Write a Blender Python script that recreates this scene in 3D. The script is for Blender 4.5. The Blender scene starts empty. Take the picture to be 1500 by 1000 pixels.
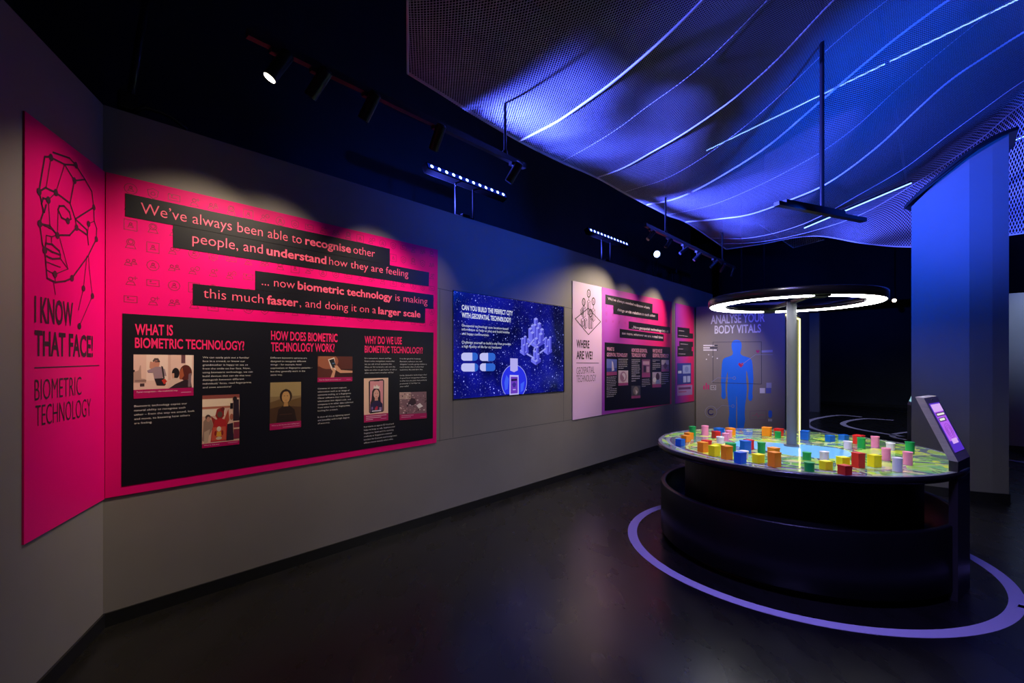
import bpy, bmesh, math, random
from mathutils import Vector, Matrix

SC = bpy.context.scene
COL = SC.collection
random.seed(7)

# ------------------------------------------------------------------ camera, view, world, main lights
FPX, HX, HY, CAMH = 692.0, 750.0, 530.0, 1.5       # focal length / principal column / horizon row / eye height
cam_data = bpy.data.cameras.new('camera'); cam = bpy.data.objects.new('camera', cam_data); COL.objects.link(cam)
cam_data.sensor_width = 36.0; cam_data.lens = FPX / 1500.0 * 36.0
cam_data.shift_y = (HY - 500.0) / 1500.0
cam_data.clip_start = 0.05; cam_data.clip_end = 200
cam.location = (0, 0, CAMH); cam.rotation_euler = (math.pi / 2, 0, 0)
SC.camera = cam
SC.view_settings.view_transform = 'Standard'; SC.view_settings.look = 'None'
SC.view_settings.gamma = 1.0; SC.view_settings.exposure = 0.0; SC.view_settings.use_curve_mapping = False
world = bpy.data.worlds.new('world'); SC.world = world; world.use_nodes = True
bg = world.node_tree.nodes['Background']; bg.inputs['Color'].default_value = (0.17, 0.15, 0.34, 1); bg.inputs['Strength'].default_value = 0.03
SC.cycles.max_bounces = 8; SC.cycles.transparent_max_bounces = 24
SC.cycles.sample_clamp_indirect = 4.0
SC.cycles.use_denoising = True

# ------------------------------------------------------------------ plan of the room
C2 = Vector((-2.310, 2.668))                       # corner between the two exhibition walls (plan)
D2 = Vector((612.0 / 692.0, 1.0)).normalized()     # along the long wall
N2 = Vector((D2.y, -D2.x))                         # off the long wall, into the room
L2 = Vector((241.0 / 692.0, -1.0)).normalized()
LE = -L2                                           # along the short wall towards the corner
LN = Vector((LE.y, -LE.x))
WALL_TOP = 2.953

class Frame:
    """a vertical plane: s along it, z up, off = distance in front of it"""
    def __init__(self, o, e, n): self.o, self.e, self.n = Vector(o), Vector(e), Vector(n)
    def shift(self, w): return Frame(self.o + self.n * w, self.e, self.n)
    def depth(self, x):
        a = (x - HX) / FPX
        return self.o.dot(self.n) / (a * self.n.x + self.n.y)
    def px(self, x, y):
        a, b = (x - HX) / FPX, (HY - y) / FPX
        Z = self.depth(x)
        return ((Vector((a * Z, Z)) - self.o).dot(self.e), CAMH + b * Z)
    def pt(self, s, z, off=0.0):
        p = self.o + self.e * s + self.n * off
        return Vector((p.x, p.y, z))
    def at(self, x, y, off=0.0):
        s, z = self.px(x, y); return self.pt(s, z, off)

LW = Frame(C2, D2, N2)
SW = Frame(C2, LE, LN)
VO = Vector((3.64, 9.35)); VE = Vector((0.83, -0.56)).normalized(); VN = Vector((VE.y, -VE.x))
VW = Frame(VO, VE, VN)

def floor_at(x, y, z=0.0):
    Z = FPX * (CAMH - z) / (y - HY)
    return Vector(((x - HX) / FPX * Z, Z, z))

def lamp(name, kind, loc, target, energy, color, **kw):
    l = bpy.data.lights.new(name, kind); l.energy = energy; l.color = color
    for k, v in kw.items(): setattr(l, k, v)
    o = bpy.data.objects.new(name, l); COL.objects.link(o)
    o.location = loc
    if target is not None:
        o.rotation_euler = (Vector(target) - Vector(loc)).to_track_quat('-Z', 'Y').to_euler()
    return o

WARM = (1.0, 0.80, 0.56); BLUE = (0.07, 0.10, 1.0); SKYB = (0.0, 0.075, 1.0); MAG = (1.0, 0.12, 0.55)
# blue wash from the LED bars up into the net (the bars themselves are built below)
lamp('bar_wash', 'SPOT', LW.shift(-.42).pt(2.3, 3.05), LW.shift(2.3).pt(4.1, 4.25), 7000, BLUE, spot_size=math.radians(68), spot_blend=.8, shadow_soft_size=.06)
lamp('bar_wash', 'SPOT', LW.shift(-.42).pt(5.0, 3.05), LW.shift(1.25).pt(6.75, 3.85), 5600, BLUE, spot_size=math.radians(50), spot_blend=.8, shadow_soft_size=.06)
# the hung bar above the table washes the long wall in blue
lamp('hung_bar_wash', 'SPOT', (2.78, 4.34, 2.80), LW.at(745, 350), 220, SKYB, spot_size=math.radians(56), spot_blend=.9, shadow_soft_size=.1)
# blue lamps that wash the column and the net beyond it
lamp('column_wash', 'SPOT', (1.6, 5.9, 3.4), (4.82, 5.3, 2.65), 1350, SKYB, spot_size=math.radians(58), spot_blend=1.0, shadow_soft_size=.05)
lamp('net_wash', 'SPOT', (3.4, 3.2, 2.7), LW.shift(2.9).pt(7.2, 4.4), 650, SKYB, spot_size=math.radians(100), spot_blend=1.0, shadow_soft_size=.1)
# overhead blue wash bar behind the viewpoint, falls on the floor and the table front
lamp('floor_wash', 'AREA', (0.5, 0.9, 4.3), (1.7, 2.9, 0), 27, (.28, .24, 1.0), shape='RECTANGLE', size=.8, size_y=.05, spread=math.radians(72))
lamp('booth_spot', 'SPOT', LW.shift(.95).pt(7.2, 3.0), VW.pt(.35, 1.3), 190, (1.0, .86, .76), spot_size=math.radians(55), spot_blend=1.0, shadow_soft_size=.04)
lamp('booth_wash', 'SPOT', (4.2, 6.0, 3.1), VW.pt(1.35, 1.9), 160, BLUE, spot_size=math.radians(50), spot_blend=1.0, shadow_soft_size=.06)
RX_AIM = (8.8, 7.75, 2.2)
lamp('right_wall_spot', 'SPOT', (8.1, 6.4, 3.2), RX_AIM, 170, (.42, .60, 1.0), spot_size=math.radians(56), spot_blend=.9)
lamp('far_floor_fill', 'SPOT', (8.5, 11.5, 5.2), (8.6, 12.2, 0), 300, (.55, .60, 1.0), spot_size=math.radians(90), spot_blend=1.0, shadow_soft_size=.2)  # unseen fill lamp added to brighten the far floor lines and back wall

lamp('table_spot', 'SPOT', (0.2, 1.5, 4.0), (2.29, 3.87, .8), 150, (1.0, .95, .9), spot_size=math.radians(25), spot_blend=.5, shadow_soft_size=.03)
lamp('gallery_spot', 'SPOT', (-.9, 1.2, 3.3), SW.pt(-1.45, 1.9), 42, WARM, spot_size=math.radians(60), spot_blend=1.0, shadow_soft_size=.03)
lamp('bulkhead_wash', 'SPOT', (7.0, 9.5, 3.6), (9.3, 13.2, 4.2), 160, SKYB, spot_size=math.radians(60), spot_blend=1.0, shadow_soft_size=.1)


# ------------------------------------------------------------------ materials
def lin(h):
    h = h.lstrip('#'); c = [int(h[i:i + 2], 16) / 255.0 for i in (0, 2, 4)]
    return tuple(x / 12.92 if x <= 0.04045 else ((x + 0.055) / 1.055) ** 2.4 for x in c)
_M = {}
def mat(col, rough=0.55, metal=0.0, emit=0.0, spec=0.5, name=None):
    key = (col, rough, metal, emit, spec)
    if key in _M: return _M[key]
    m = bpy.data.materials.new(name or ('m_' + (col if isinstance(col, str) else 'c'))); m.use_nodes = True
    b = m.node_tree.nodes['Principled BSDF']
    c = lin(col) if isinstance(col, str) else col
    b.inputs['Base Color'].default_value = (*c, 1); b.inputs['Roughness'].default_value = rough
    b.inputs['Metallic'].default_value = metal; b.inputs['Specular IOR Level'].default_value = spec
    if emit:
        b.inputs['Emission Color'].default_value = (*c, 1); b.inputs['Emission Strength'].default_value = emit
        b.inputs['Base Color'].default_value = (0, 0, 0, 1); b.inputs['Specular IOR Level'].default_value = 0.2
    _M[key] = m
    return m

def noisy(name, c0, c1, scale, rough, rough2=None, bump=0.0, stretch=(1, 1, 1), detail=4.0, spec=0.5):
    m = bpy.data.materials.new(name); m.use_nodes = True
    nt = m.node_tree; N = nt.nodes; L = nt.links; b = N['Principled BSDF']
    tc = N.new('ShaderNodeTexCoord'); mp = N.new('ShaderNodeMapping'); mp.inputs['Scale'].default_value = stretch
    nz = N.new('ShaderNodeTexNoise'); nz.inputs['Scale'].default_value = scale; nz.inputs['Detail'].default_value = detail
    cr = N.new('ShaderNodeValToRGB'); cr.color_ramp.elements[0].color = (*c0, 1); cr.color_ramp.elements[1].color = (*c1, 1)
    cr.color_ramp.elements[0].position = 0.3; cr.color_ramp.elements[1].position = 0.7
    L.new(tc.outputs['Object'], mp.inputs['Vector']); L.new(mp.outputs['Vector'], nz.inputs['Vector'])
    L.new(nz.outputs['Fac'], cr.inputs['Fac']); L.new(cr.outputs['Color'], b.inputs['Base Color'])
    b.inputs['Roughness'].default_value = rough; b.inputs['Specular IOR Level'].default_value = spec
    if rough2 is not None:
        mr = N.new('ShaderNodeMapRange'); mr.inputs['To Min'].default_value = rough; mr.inputs['To Max'].default_value = rough2
        L.new(nz.outputs['Fac'], mr.inputs['Value']); L.new(mr.outputs['Result'], b.inputs['Roughness'])
    if bump:
        bp = N.new('ShaderNodeBump'); bp.inputs['Strength'].default_value = bump; bp.inputs['Distance'].default_value = 0.01
        L.new(nz.outputs['Fac'], bp.inputs['Height']); L.new(bp.outputs['Normal'], b.inputs['Normal'])
    return m

M_WALL = noisy('wall_paint', (0.200, 0.180, 0.170), (0.220, 0.199, 0.188), 2.2, 0.62)
M_FLOOR = noisy('floor_vinyl', (0.007, 0.0065, 0.0062), (0.011, 0.0105, 0.010), 5.0, 0.20, 0.36, 0.10, (1.0, 0.35, 1), 6.0)
M_BLACKWALL = noisy('black_paint', (0.010, 0.010, 0.014), (0.016, 0.016, 0.022), 3.0, 0.7)
M_CEIL = noisy('black_soffit', (0.003, 0.003, 0.004), (0.005, 0.005, 0.006), 2.0, 0.8)
M_COLUMN = noisy('column_paint', (0.13, 0.125, 0.12), (0.15, 0.145, 0.14), 1.5, 0.6)
M_BASE = mat((0.006, 0.006, 0.007), 0.45)
M_BLACK = mat((0.005, 0.005, 0.006), 0.42, name='black_metal')
M_BLACKM = mat((0.012, 0.011, 0.013), 0.22, name='black_gloss')
M_PINK = noisy('pink_vinyl', (0.80, 0.002, 0.185), (0.85, 0.003, 0.20), 1.2, 0.45, spec=0.12)
M_NAVY = mat((0.007, 0.007, 0.014), 0.42, 0, 0, 0.3, name='dark_print')
M_INK = mat((0.022, 0.010, 0.024), 0.5, name='ink')
M_TEXTP = mat((0.90, 0.10, 0.22), 0.5, name='pink_ink')
M_HEADP = mat((0.90, 0.012, 0.16), 0.5, name='hot_pink_ink')
M_WHITE = mat((0.82, 0.80, 0.80), 0.5, name='white_ink')

# ------------------------------------------------------------------ mesh builder
def newell(pts):
    r = Vector((0, 0, 0))
    for a, b in zip(pts, pts[1:] + pts[:1]): r += a.cross(b)
    return r
class MB:
    def __init__(self): self.v, self.f, self.m, self.mats, self.sm = [], [], [], [], []
    def mi(self, m):
        if m not in self.mats: self.mats.append(m)
        return self.mats.index(m)
    def add(self, vs, fs, m, smooth=False):
        b = len(self.v); i = self.mi(m)
        self.v += [tuple(p) for p in vs]
        for f in fs: self.f.append([b + k for k in f]); self.m.append(i); self.sm.append(smooth)
    def poly(self, pts, m, nrm=None):
        pts = [Vector(p) for p in pts]
        if nrm is not None and newell(pts).dot(Vector((nrm[0], nrm[1], 0))) < 0: pts = pts[::-1]
        self.add(pts, [list(range(len(pts)))], m)
    def prism(self, pts, up, m, smooth=False):
        """extrude a closed 3D outline by vector up"""
        n = len(pts); up = Vector(up)
        if newell([Vector(p) for p in pts]).dot(up) < 0: pts = list(pts)[::-1]
        q = [Vector(p) + up for p in pts]
        fs = [[k, (k + 1) % n, n + (k + 1) % n, n + k] for k in range(n)]
        self.add(list(pts) + q, fs, m, smooth)
        self.add(list(pts), [list(range(n))[::-1]], m); self.add(q, [list(range(n))], m)
    def box(self, c, ax, ay, az, m, bev=0.0):
        """centre and three half-axis vectors"""
        c, ax, ay, az = Vector(c), Vector(ax), Vector(ay), Vector(az)
        P = lambda i, j, k: c + ax * i + ay * j + az * k
        if not bev:
            vs = [P(i, j, k) for k in (-1, 1) for j in (-1, 1) for i in (-1, 1)]
            self.add(vs, [[0, 2, 3, 1], [4, 5, 7, 6], [0, 1, 5, 4], [2, 6, 7, 3], [0, 4, 6, 2], [1, 3, 7, 5]], m)
        else:
            lx, ly, lz = ax.length, ay.length, az.length
            bm = bmesh.new()
            bmesh.ops.create_cube(bm, size=2)
            for v in bm.verts: v.co = Vector((v.co.x * lx, v.co.y * ly, v.co.z * lz))
            bmesh.ops.bevel(bm, geom=list(bm.edges), offset=bev, segments=2, profile=0.7, affect='EDGES')
            X, Y, Zz = ax.normalized(), ay.normalized(), az.normalized()
            bm.verts.ensure_lookup_table(); bm.verts.index_update()
            self.add([c + X * v.co.x + Y * v.co.y + Zz * v.co.z for v in bm.verts], [[v.index for v in f.verts] for f in bm.faces], m)
            bm.free()
    def cyl(self, a, b, r, m, n=20, r2=None, cap=True):
        a, b = Vector(a), Vector(b); r2 = r if r2 is None else r2
        d = (b - a).normalized(); u = d.orthogonal().normalized(); w = d.cross(u)
        va = [a + (u * math.cos(t) + w * math.sin(t)) * r for t in [2 * math.pi * k / n for k in range(n)]]
        vb = [b + (u * math.cos(t) + w * math.sin(t)) * r2 for t in [2 * math.pi * k / n for k in range(n)]]
        self.add(va + vb, [[k, (k + 1) % n, n + (k + 1) % n, n + k] for k in range(n)], m, True)
        if cap:
            self.add(va, [list(range(n))[::-1]], m); self.add(vb, [list(range(n))], m)
    def tube(self, pts, r, m, n=8):
        pts = [Vector(p) for p in pts]; rings = []
        u = None
        for i, p in enumerate(pts):
            d = (pts[min(i + 1, len(pts) - 1)] - pts[max(i - 1, 0)]).normalized()
            if u is None: u = d.orthogonal().normalized()
            u = (u - d * u.dot(d)).normalized(); w = d.cross(u)
            rings.append([p + (u * math.cos(2 * math.pi * k / n) + w * math.sin(2 * math.pi * k / n)) * r for k in range(n)])
        vs = [v for R in rings for v in R]; fs = []
        for i in range(len(pts) - 1):
            for k in range(n): fs.append([i * n + k, i * n + (k + 1) % n, (i + 1) * n + (k + 1) % n, (i + 1) * n + k])
        fs.append(list(range(n))[::-1]); fs.append([(len(pts) - 1) * n + k for k in range(n)])
        self.add(vs, fs, m, True)
    def ring(self, c, r0, r1, z0, z1, m, a0=0.0, a1=2 * math.pi, n=96, smooth=False):
        """annular sector solid, r0 < r1"""
        full = abs(a1 - a0 - 2 * math.pi) < 1e-6
        k = n if full else n + 1
        vs = []
        for i in range(k):
            t = a0 + (a1 - a0) * i / n; cx, sx = math.cos(t), math.sin(t)
            vs += [(c[0] + r0 * cx, c[1] + r0 * sx, z0), (c[0] + r1 * cx, c[1] + r1 * sx, z0), (c[0] + r1 * cx, c[1] + r1 * sx, z1), (c[0] + r0 * cx, c[1] + r0 * sx, z1)]
        fs = []
        for i in range(n):
            p, q = i * 4, ((i + 1) % k) * 4
            fs += [[p, q, q + 1, p + 1], [p + 1, q + 1, q + 2, p + 2], [p + 2, q + 2, q + 3, p + 3], [p + 3, q + 3, q, p]]
        if not full:
            fs += [[0, 1, 2, 3], [n * 4 + 3, n * 4 + 2, n * 4 + 1, n * 4]]
        self.add(vs, fs, m, smooth)
    def lathe(self, c, prof, m, n=96, smooth=True):
        vs, fs = [], []; k = len(prof)
        for i in range(n):
            t = 2 * math.pi * i / n
            vs += [(c[0] + r * math.cos(t), c[1] + r * math.sin(t), z) for r, z in prof]
        for i in range(n):
            for j in range(k - 1):
                p, q = i * k + j, ((i + 1) % n) * k + j
                fs.append([p, q, q + 1, p + 1])
        self.add(vs, fs, m, smooth)
    def build(self, name, parent=None, loc=None):
        me = bpy.data.meshes.new(name)
        P = parent.matrix_world.inverted() if (parent and parent.get('_m')) else None
        me.from_pydata(self.v, [], self.f); me.update()
        for m in self.mats: me.materials.append(m)
        me.polygons.foreach_set('material_index', self.m); me.polygons.foreach_set('use_smooth', self.sm)
        o = bpy.data.objects.new(name, me); COL.objects.link(o)
        if parent is not None:
            base = Vector(ORG.get(parent.name, (0, 0, 0)))
            o.parent = parent
            me.transform(Matrix.Translation(-base)); ORG[o.name] = tuple(base)
            if o.parent.type == 'MESH': pass
        return o
ORG = {}       # world origin of every thing, so that children sit in its local space

def tag(o, label, cat=None, group=None, kind=None):
    if label: o['label'] = label
    if cat: o['category'] = cat
    if group: o['group'] = group
    if kind: o['kind'] = kind
    return o
def thing(name, label, cat, loc=(0, 0, 0), group=None):
    o = bpy.data.objects.new(name, None); COL.objects.link(o); o.location = loc; o.empty_display_size = 0.05
    ORG[o.name] = tuple(loc)
    return tag(o, label, cat, group)
def struct(mb, name, label=None):
    o = mb.build(name); o['kind'] = 'structure'
    if label: o['label'] = label
    return o

# ------------------------------------------------------------------ lettering
_G = {}
def _curve_mesh(txt, bold):
    cu = bpy.data.curves.new('t', 'FONT'); cu.body = txt; cu.size = 1.0; cu.resolution_u = 3
    cu.offset = {0: -0.006, 1: 0.022, -1: -0.012, 2: 0.012}[bold]
    ob = bpy.data.objects.new('t', cu); COL.objects.link(ob)
    dg = bpy.context.evaluated_depsgraph_get(); dg.update()
    me = bpy.data.meshes.new_from_object(ob.evaluated_get(dg))
    vs = [(v.co.x, v.co.y) for v in me.vertices]; fs = [list(p.vertices) for p in me.polygons]
    bpy.data.objects.remove(ob); bpy.data.curves.remove(cu); bpy.data.meshes.remove(me)
    return vs, fs
def glyph(c, bold):
    k = (c, bold)
    if k not in _G:
        vs, fs = ([], []) if c == ' ' else _curve_mesh(c, bold)
        w1 = max(x for x, y in _curve_mesh(c + 'I', bold)[0]); w0 = max(x for x, y in _curve_mesh('I', bold)[0])
        _G[k] = (vs, fs, w1 - w0)
    return _G[k]
_CAP = {}
def cap(bold):
    if bold not in _CAP: _CAP[bold] = max(y for x, y in glyph('H', bold)[0])
    return _CAP[bold]
def layout(txt, bold):
    V, F, x = [], [], 0.0
    for c in txt:
        vs, fs, adv = glyph(c, bold); b = len(V)
        V += [(px + x, py) for px, py in vs]; F += [[b + i for i in f] for f in fs]; x += adv
    x0 = min(p[0] for p in V); x1 = max(p[0] for p in V)
    return [(p[0] - x0, p[1]) for p in V], F, x1 - x0
def text_sz(mb, fr, txt, s0, z0, s1, z1, caph, m, off, bold=0):
    V, F, w = layout(txt, bold); kx = (s1 - s0) / w; ky = caph / cap(bold)
    mb.add([fr.pt(s0 + x * kx, z0 + (z1 - z0) * x / w + y * ky, off) for x, y in V], F, m)
def text(mb, fr, txt, x0, y0, x1, y1, cappx, m, off, bold=0):
    s0, z0 = fr.px(x0, y0); s1, z1 = fr.px(x1, y1)
    text_sz(mb, fr, txt, s0, z0, s1, z1, cappx * fr.depth(x0) / FPX, m, off, bold)
def para(mb, fr, lines, x0, y0, y1, xr, m, off, capf=0.46, bold=0, slope=0.0):
    """left-aligned block: first and last baselines at the left edge, right edge of the longest line"""
    s0, za = fr.px(x0, y0); _, zb = fr.px(x0, y1); sr, _ = fr.px(xr, y0)
    wmax = max(layout(t, bold)[2] for t in lines if t)
    k = (sr - s0) / wmax; dz = (za - zb) / (len(lines) - 1)
    for i, t in enumerate(lines):
        if t:
            w = layout(t, bold)[2]
            text_sz(mb, fr, t, s0, za - dz * i, s0 + w * k, za - dz * i + slope * w * k, dz * capf, m, off, bold)
def greek(mb, fr, x0, y0, x1, y1, rows, m, off, seed=1):
    """rows of tiny unreadable print: short strokes with word gaps"""
    R = random.Random(seed)
    s0, za = fr.px(x0, y0); s1, _ = fr.px(x1, y0); _, zb = fr.px(x0, y1)
    dz = (za - zb) / max(rows - 1, 1) if rows > 1 else 0.02
    for i in range(rows):
        s, e = s0, s1 if i < rows - 1 else s0 + (s1 - s0) * R.uniform(0.4, 0.8)
        e -= (s1 - s0) * R.uniform(0, 0.12)
        while s < e - 0.004:
            w = min(R.uniform(0.012, 0.05), e - s); z = za - dz * i
            mb.poly([fr.pt(s, z, off), fr.pt(s + w, z, off), fr.pt(s + w, z + dz * 0.36, off), fr.pt(s, z + dz * 0.36, off)], m, fr.n); s += w + 0.009

def slab(mb, fr, q, o0, o1, m):
    """board with corner pixels TL TR BR BL between offsets o0 (wall) and o1 (face)"""
    sz = [fr.px(*p) for p in q]
    a = [fr.pt(s, z, o0) for s, z in sz]
    mb.prism(a, fr.pt(0, 0, o1) - fr.pt(0, 0, o0), m)
def stroke_sz(mb, fr, pts, w, m, off, closed=False):
    P = list(pts) + ([pts[0]] if closed else [])
    for (a, b), (c, d) in zip(P[:-1], P[1:]):
        l = math.hypot(c - a, d - b)
        if l < 1e-6: continue
        ux, uz = (c - a) / l * w / 2, (d - b) / l * w / 2
        mb.poly([fr.pt(a - ux + uz, b - uz - ux, off), fr.pt(c + ux + uz, d + uz - ux, off), fr.pt(c + ux - uz, d + uz + ux, off), fr.pt(a - ux - uz, b - uz + ux, off)], m, fr.n)
def stroke(mb, fr, pts, w, m, off, closed=False): stroke_sz(mb, fr, [fr.px(*p) for p in pts], w, m, off, closed)
def disc_sz(mb, fr, s, z, r, m, off, n=16, rz=None):
    rz = rz or r
    mb.poly([fr.pt(s + r * math.cos(2 * math.pi * k / n), z + rz * math.sin(2 * math.pi * k / n), off) for k in range(n)], m, fr.n)
def poly_px(mb, fr, pts, m, off): mb.poly([fr.at(x, y, off) for x, y in pts], m, fr.n)
def quad_map(fr, q):
    """unit square (u right, v down) -> plane through corner pixels TL TR BR BL"""
    c = [fr.px(*p) for p in q]
    def f(u, v):
        s = (c[0][0] * (1 - u) + c[1][0] * u) * (1 - v) + (c[3][0] * (1 - u) + c[2][0] * u) * v
        z = (c[0][1] * (1 - u) + c[1][1] * u) * (1 - v) + (c[3][1] * (1 - u) + c[2][1] * u) * v
        return s, z
    return f
class Picture:
    """a flat print: coloured shapes in unit coordinates laid over one another"""
    def __init__(self, fr, q, off): self.fr, self.f, self.off, self.mb, self.k = fr, quad_map(fr, q), off, MB(), 0
    def _o(self): self.k += 1; return self.off + 0.00005 * self.k
    def P(self, pts, col, emit=0):
        pts = [(min(max(u, 0), 1), min(max(v, 0), 1)) for u, v in pts]
        o = self._o(); self.mb.poly([self.fr.pt(*self.f(u, v), o) for u, v in pts], mat(col, 0.45, 0, emit), self.fr.n)
    def R(self, u0, v0, u1, v1, col, emit=0): self.P([(u0, v0), (u1, v0), (u1, v1), (u0, v1)], col, emit)
    def E(self, u, v, ru, rv, col, emit=0, n=18): self.P([(u + ru * math.cos(2 * math.pi * k / n), v + rv * math.sin(2 * math.pi * k / n)) for k in range(n)], col, emit)
    def T(self, txt, u0, u1, v, h, col='#f2d8e4', bold=0, emit=0):
        s0, z0 = self.f(u0, v); s1, z1 = self.f(u1, v); _, zt = self.f(u0, v - h)
        text_sz(self.mb, self.fr, txt, s0, z0, s1, z1, zt - z0, mat(col, 0.45, 0, emit), self._o(), bold)

# ================================================================== ROOM SHELL
mb = MB(); mb.box((6, 10, -0.05), (18, 0, 0), (0, 16, 0), (0, 0, 0.05), M_FLOOR); struct(mb, 'floor')
mb = MB(); mb.box((6, 10, 6.45), (18, 0, 0), (0, 16, 0), (0, 0, 0.05), M_CEIL); struct(mb, 'ceiling')
def wall(name, fr, s0, s1, z0, z1, thick, m):
    mb = MB(); a = [fr.pt(s0, z0), fr.pt(s1, z0), fr.pt(s1, z1), fr.pt(s0, z1)]
    mb.prism(a, fr.pt(0, 0, -thick) - fr.pt(0, 0), m); return struct(mb, name)
wall('wall_long', LW, 0, 10.0, 0, WALL_TOP, 0.16, M_WALL)
wall('wall_left', SW, -2.6, 0.0, 0, WALL_TOP, 0.16, M_WALL)
wall('wall_upper', LW.shift(-0.55), -1.2, 10.2, 0, 6.4, 0.1, M_BLACKWALL)
wall('wall_upper_left', SW.shift(-0.55), -4.0, 0.3, 0, 6.4, 0.1, M_BLACKWALL)
# skirtings
mb = MB(); mb.prism([LW.pt(0, 0), LW.pt(10, 0), LW.pt(10, 0.078), LW.pt(0, 0.078)], LW.pt(0, 0, 0.012) - LW.pt(0, 0), M_BASE); struct(mb, 'baseboard_long')
mb = MB(); mb.prism([SW.pt(-2.6, 0), SW.pt(0, 0), SW.pt(0, 0.078), SW.pt(-2.6, 0.078)], SW.pt(0, 0, 0.012) - SW.pt(0, 0), M_BASE); struct(mb, 'baseboard_left')
# joints between the wall boards
M_JOINT = mat((0.09, 0.085, 0.09), 0.7)
mb = MB()
for a, b in [((644, 424), (644, 646)), ((663.5, 584), (663.5, 640)), ((825.5, 573), (825.5, 617)), ((640.5, 645.5), (837.5, 614.5)), ((641, 422), (664, 427)), ((825.5, 449.5), (838, 452)), ((986.5, 444), (986.5, 640))]:
    s0, z0 = LW.px(*a); s1, z1 = LW.px(*b)
    stroke_sz(mb, LW, [(s0, z0), (s1, z1)], 0.007, M_JOINT, 0.0012)
struct(mb, 'trim_1')
# body-vitals booth: front wall and the return with the light strip
VT = 2.587; VL = 1.53
mb = MB()
A = VW.pt(0, 0); B = VW.pt(VL, 0); R_ = B + Vector((D2.x, D2.y, 0)) * 2.3; Bk = A + Vector((D2.x, D2.y, 0)) * 2.3
mb.prism([A, B, R_, Bk], (0, 0, VT), M_WALL); struct(mb, 'wall_booth')
RW = Frame(Vector((B.x, B.y)), D2, N2)              # booth return, facing the room
M_GREEN = mat((0.012, 0.035, 0.028), 0.35)
mb = MB(); mb.prism([RW.pt(0.03, 0.09, 0.0), RW.pt(1.15, 0.09, 0.0), RW.pt(1.15, 2.3, 0.0), RW.pt(0.03, 2.3, 0.0)], RW.pt(0, 0, 0.003) - RW.pt(0, 0), M_GREEN); struct(mb, 'trim_2')
mb = MB(); mb.prism([VW.pt(0, 0), VW.pt(VL, 0), VW.pt(VL, 0.078), VW.pt(0, 0.078)], VW.pt(0, 0, 0.012) - VW.pt(0, 0), M_BASE); struct(mb, 'baseboard_booth')
# walls further back
M_DARKW = noisy('dark_paint', (0.035, 0.036, 0.045), (0.05, 0.05, 0.06), 1.5, 0.6)
PE = Vector((N2.x, N2.y))                            # across the room
BW = Frame(Vector((12.0, 16.1)), PE, Vector((-D2.x, -D2.y)))
wall('wall_back', BW, -9, 12, 0, 6.4, 0.2, M_DARKW)
mb = MB(); mb.prism([BW.pt(-9, 0), BW.pt(12, 0), BW.pt(12, 0.1), BW.pt(-9, 0.1)], BW.pt(0, 0, 0.015) - BW.pt(0, 0), M_BASE); struct(mb, 'baseboard_back')
FW = Frame(floor_at(1178, 602).xy, PE, Vector((-D2.x, -D2.y)))
s1 = FW.px(1200, 600)[0]
wall('wall_far', FW, -3, s1, 0, 2.98, 0.2, noisy('grey_paint', (0.16, 0.16, 0.18), (0.19, 0.19, 0.21), 1.5, 0.6))
BE = Frame(floor_at(1180, 602).xy + D2 * 1.4, PE, Vector((-D2.x, -D2.y)))
wall('wall_bulkhead', BE, -3, 6.0, 3.35, 6.4, 0.2, M_BLACKWALL)
# lit wall seen past the column, right edge of the view
RX = Frame(floor_at(1482, 660).xy, PE, Vector((-D2.x, -D2.y)))
wall('wall_right', RX, -1.2, 3.5, 0, 2.66, 0.15, M_WALL)
mb = MB(); mb.prism([RX.pt(-1.2, 0), RX.pt(3.5, 0), RX.pt(3.5, 0.09), RX.pt(-1.2, 0.09)], RX.pt(0, 0, 0.012) - RX.pt(0, 0), M_BASE); struct(mb, 'baseboard_right')

# faceted column, its top cut along the sweep of the canopy hem
ca, cb, cc, cd, ce, cf = [Vector(p) for p in ((4.614, 5.458), (4.976, 5.140), (5.142, 5.056), (5.267, 5.007), (5.70, 5.42), (5.30, 6.05))]
cpx = [(1335, 303), (1347, 291), (1360, 278), (1385, 255), (1405, 235), (1420, 222), (1440, 207), (1454, 200), (1480, 191)]
foot, tops = [], []
for x, y in cpx:
    a = (x - HX) / FPX
    e0, e1 = (ca, cb) if x <= 1420 else (cb, cc) if x <= 1454 else (cc, cd)
    dv = e1 - e0; t = (a * e0.y - e0.x) / (dv.x - a * dv.y); t = min(max(t, 0), 1)
    p = e0 + dv * t; foot.append(p); tops.append(CAMH + (HY - y) / FPX * p.y)
foot += [ce, cf]; tops += [3.98, 3.42]
mb = MB(); n = len(foot)
vs = [(p.x, p.y, 0) for p in foot] + [(p.x, p.y, z) for p, z in zip(foot, tops)]
mb.add(vs, [[k, (k + 1) % n, n + (k + 1) % n, n + k] for k in range(n)] + [list(range(n, 2 * n))], M_COLUMN)
struct(mb, 'wall_column', 'faceted grey column washed in blue light')
cen = sum((p for p in foot), Vector((0, 0))) / n
def grow(p, d): return p + (p - cen).normalized() * d
mb = MB()
vs = [(*grow(p, 0.012), 0) for p in foot] + [(*grow(p, 0.012), 0.1) for p in foot]
mb.add(vs, [[k, (k + 1) % n, n + (k + 1) % n, n + k] for k in range(n)] + [list(range(n, 2 * n))], M_BASE); struct(mb, 'baseboard_column')
mb = MB()                                            # dark hem that overhangs the column head
vi = [(*grow(p, 0.07), z - 0.015) for p, z in zip(foot, tops)] + [(*grow(p, 0.07), z + 0.02) for p, z in zip(foot, tops)]
mb.add(vi, [[k, (k + 1) % n, n + (k + 1) % n, n + k] for k in range(n)] + [list(range(n, 2 * n)), list(range(n))[::-1]], M_BLACK); struct(mb, 'trim_3')

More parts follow.
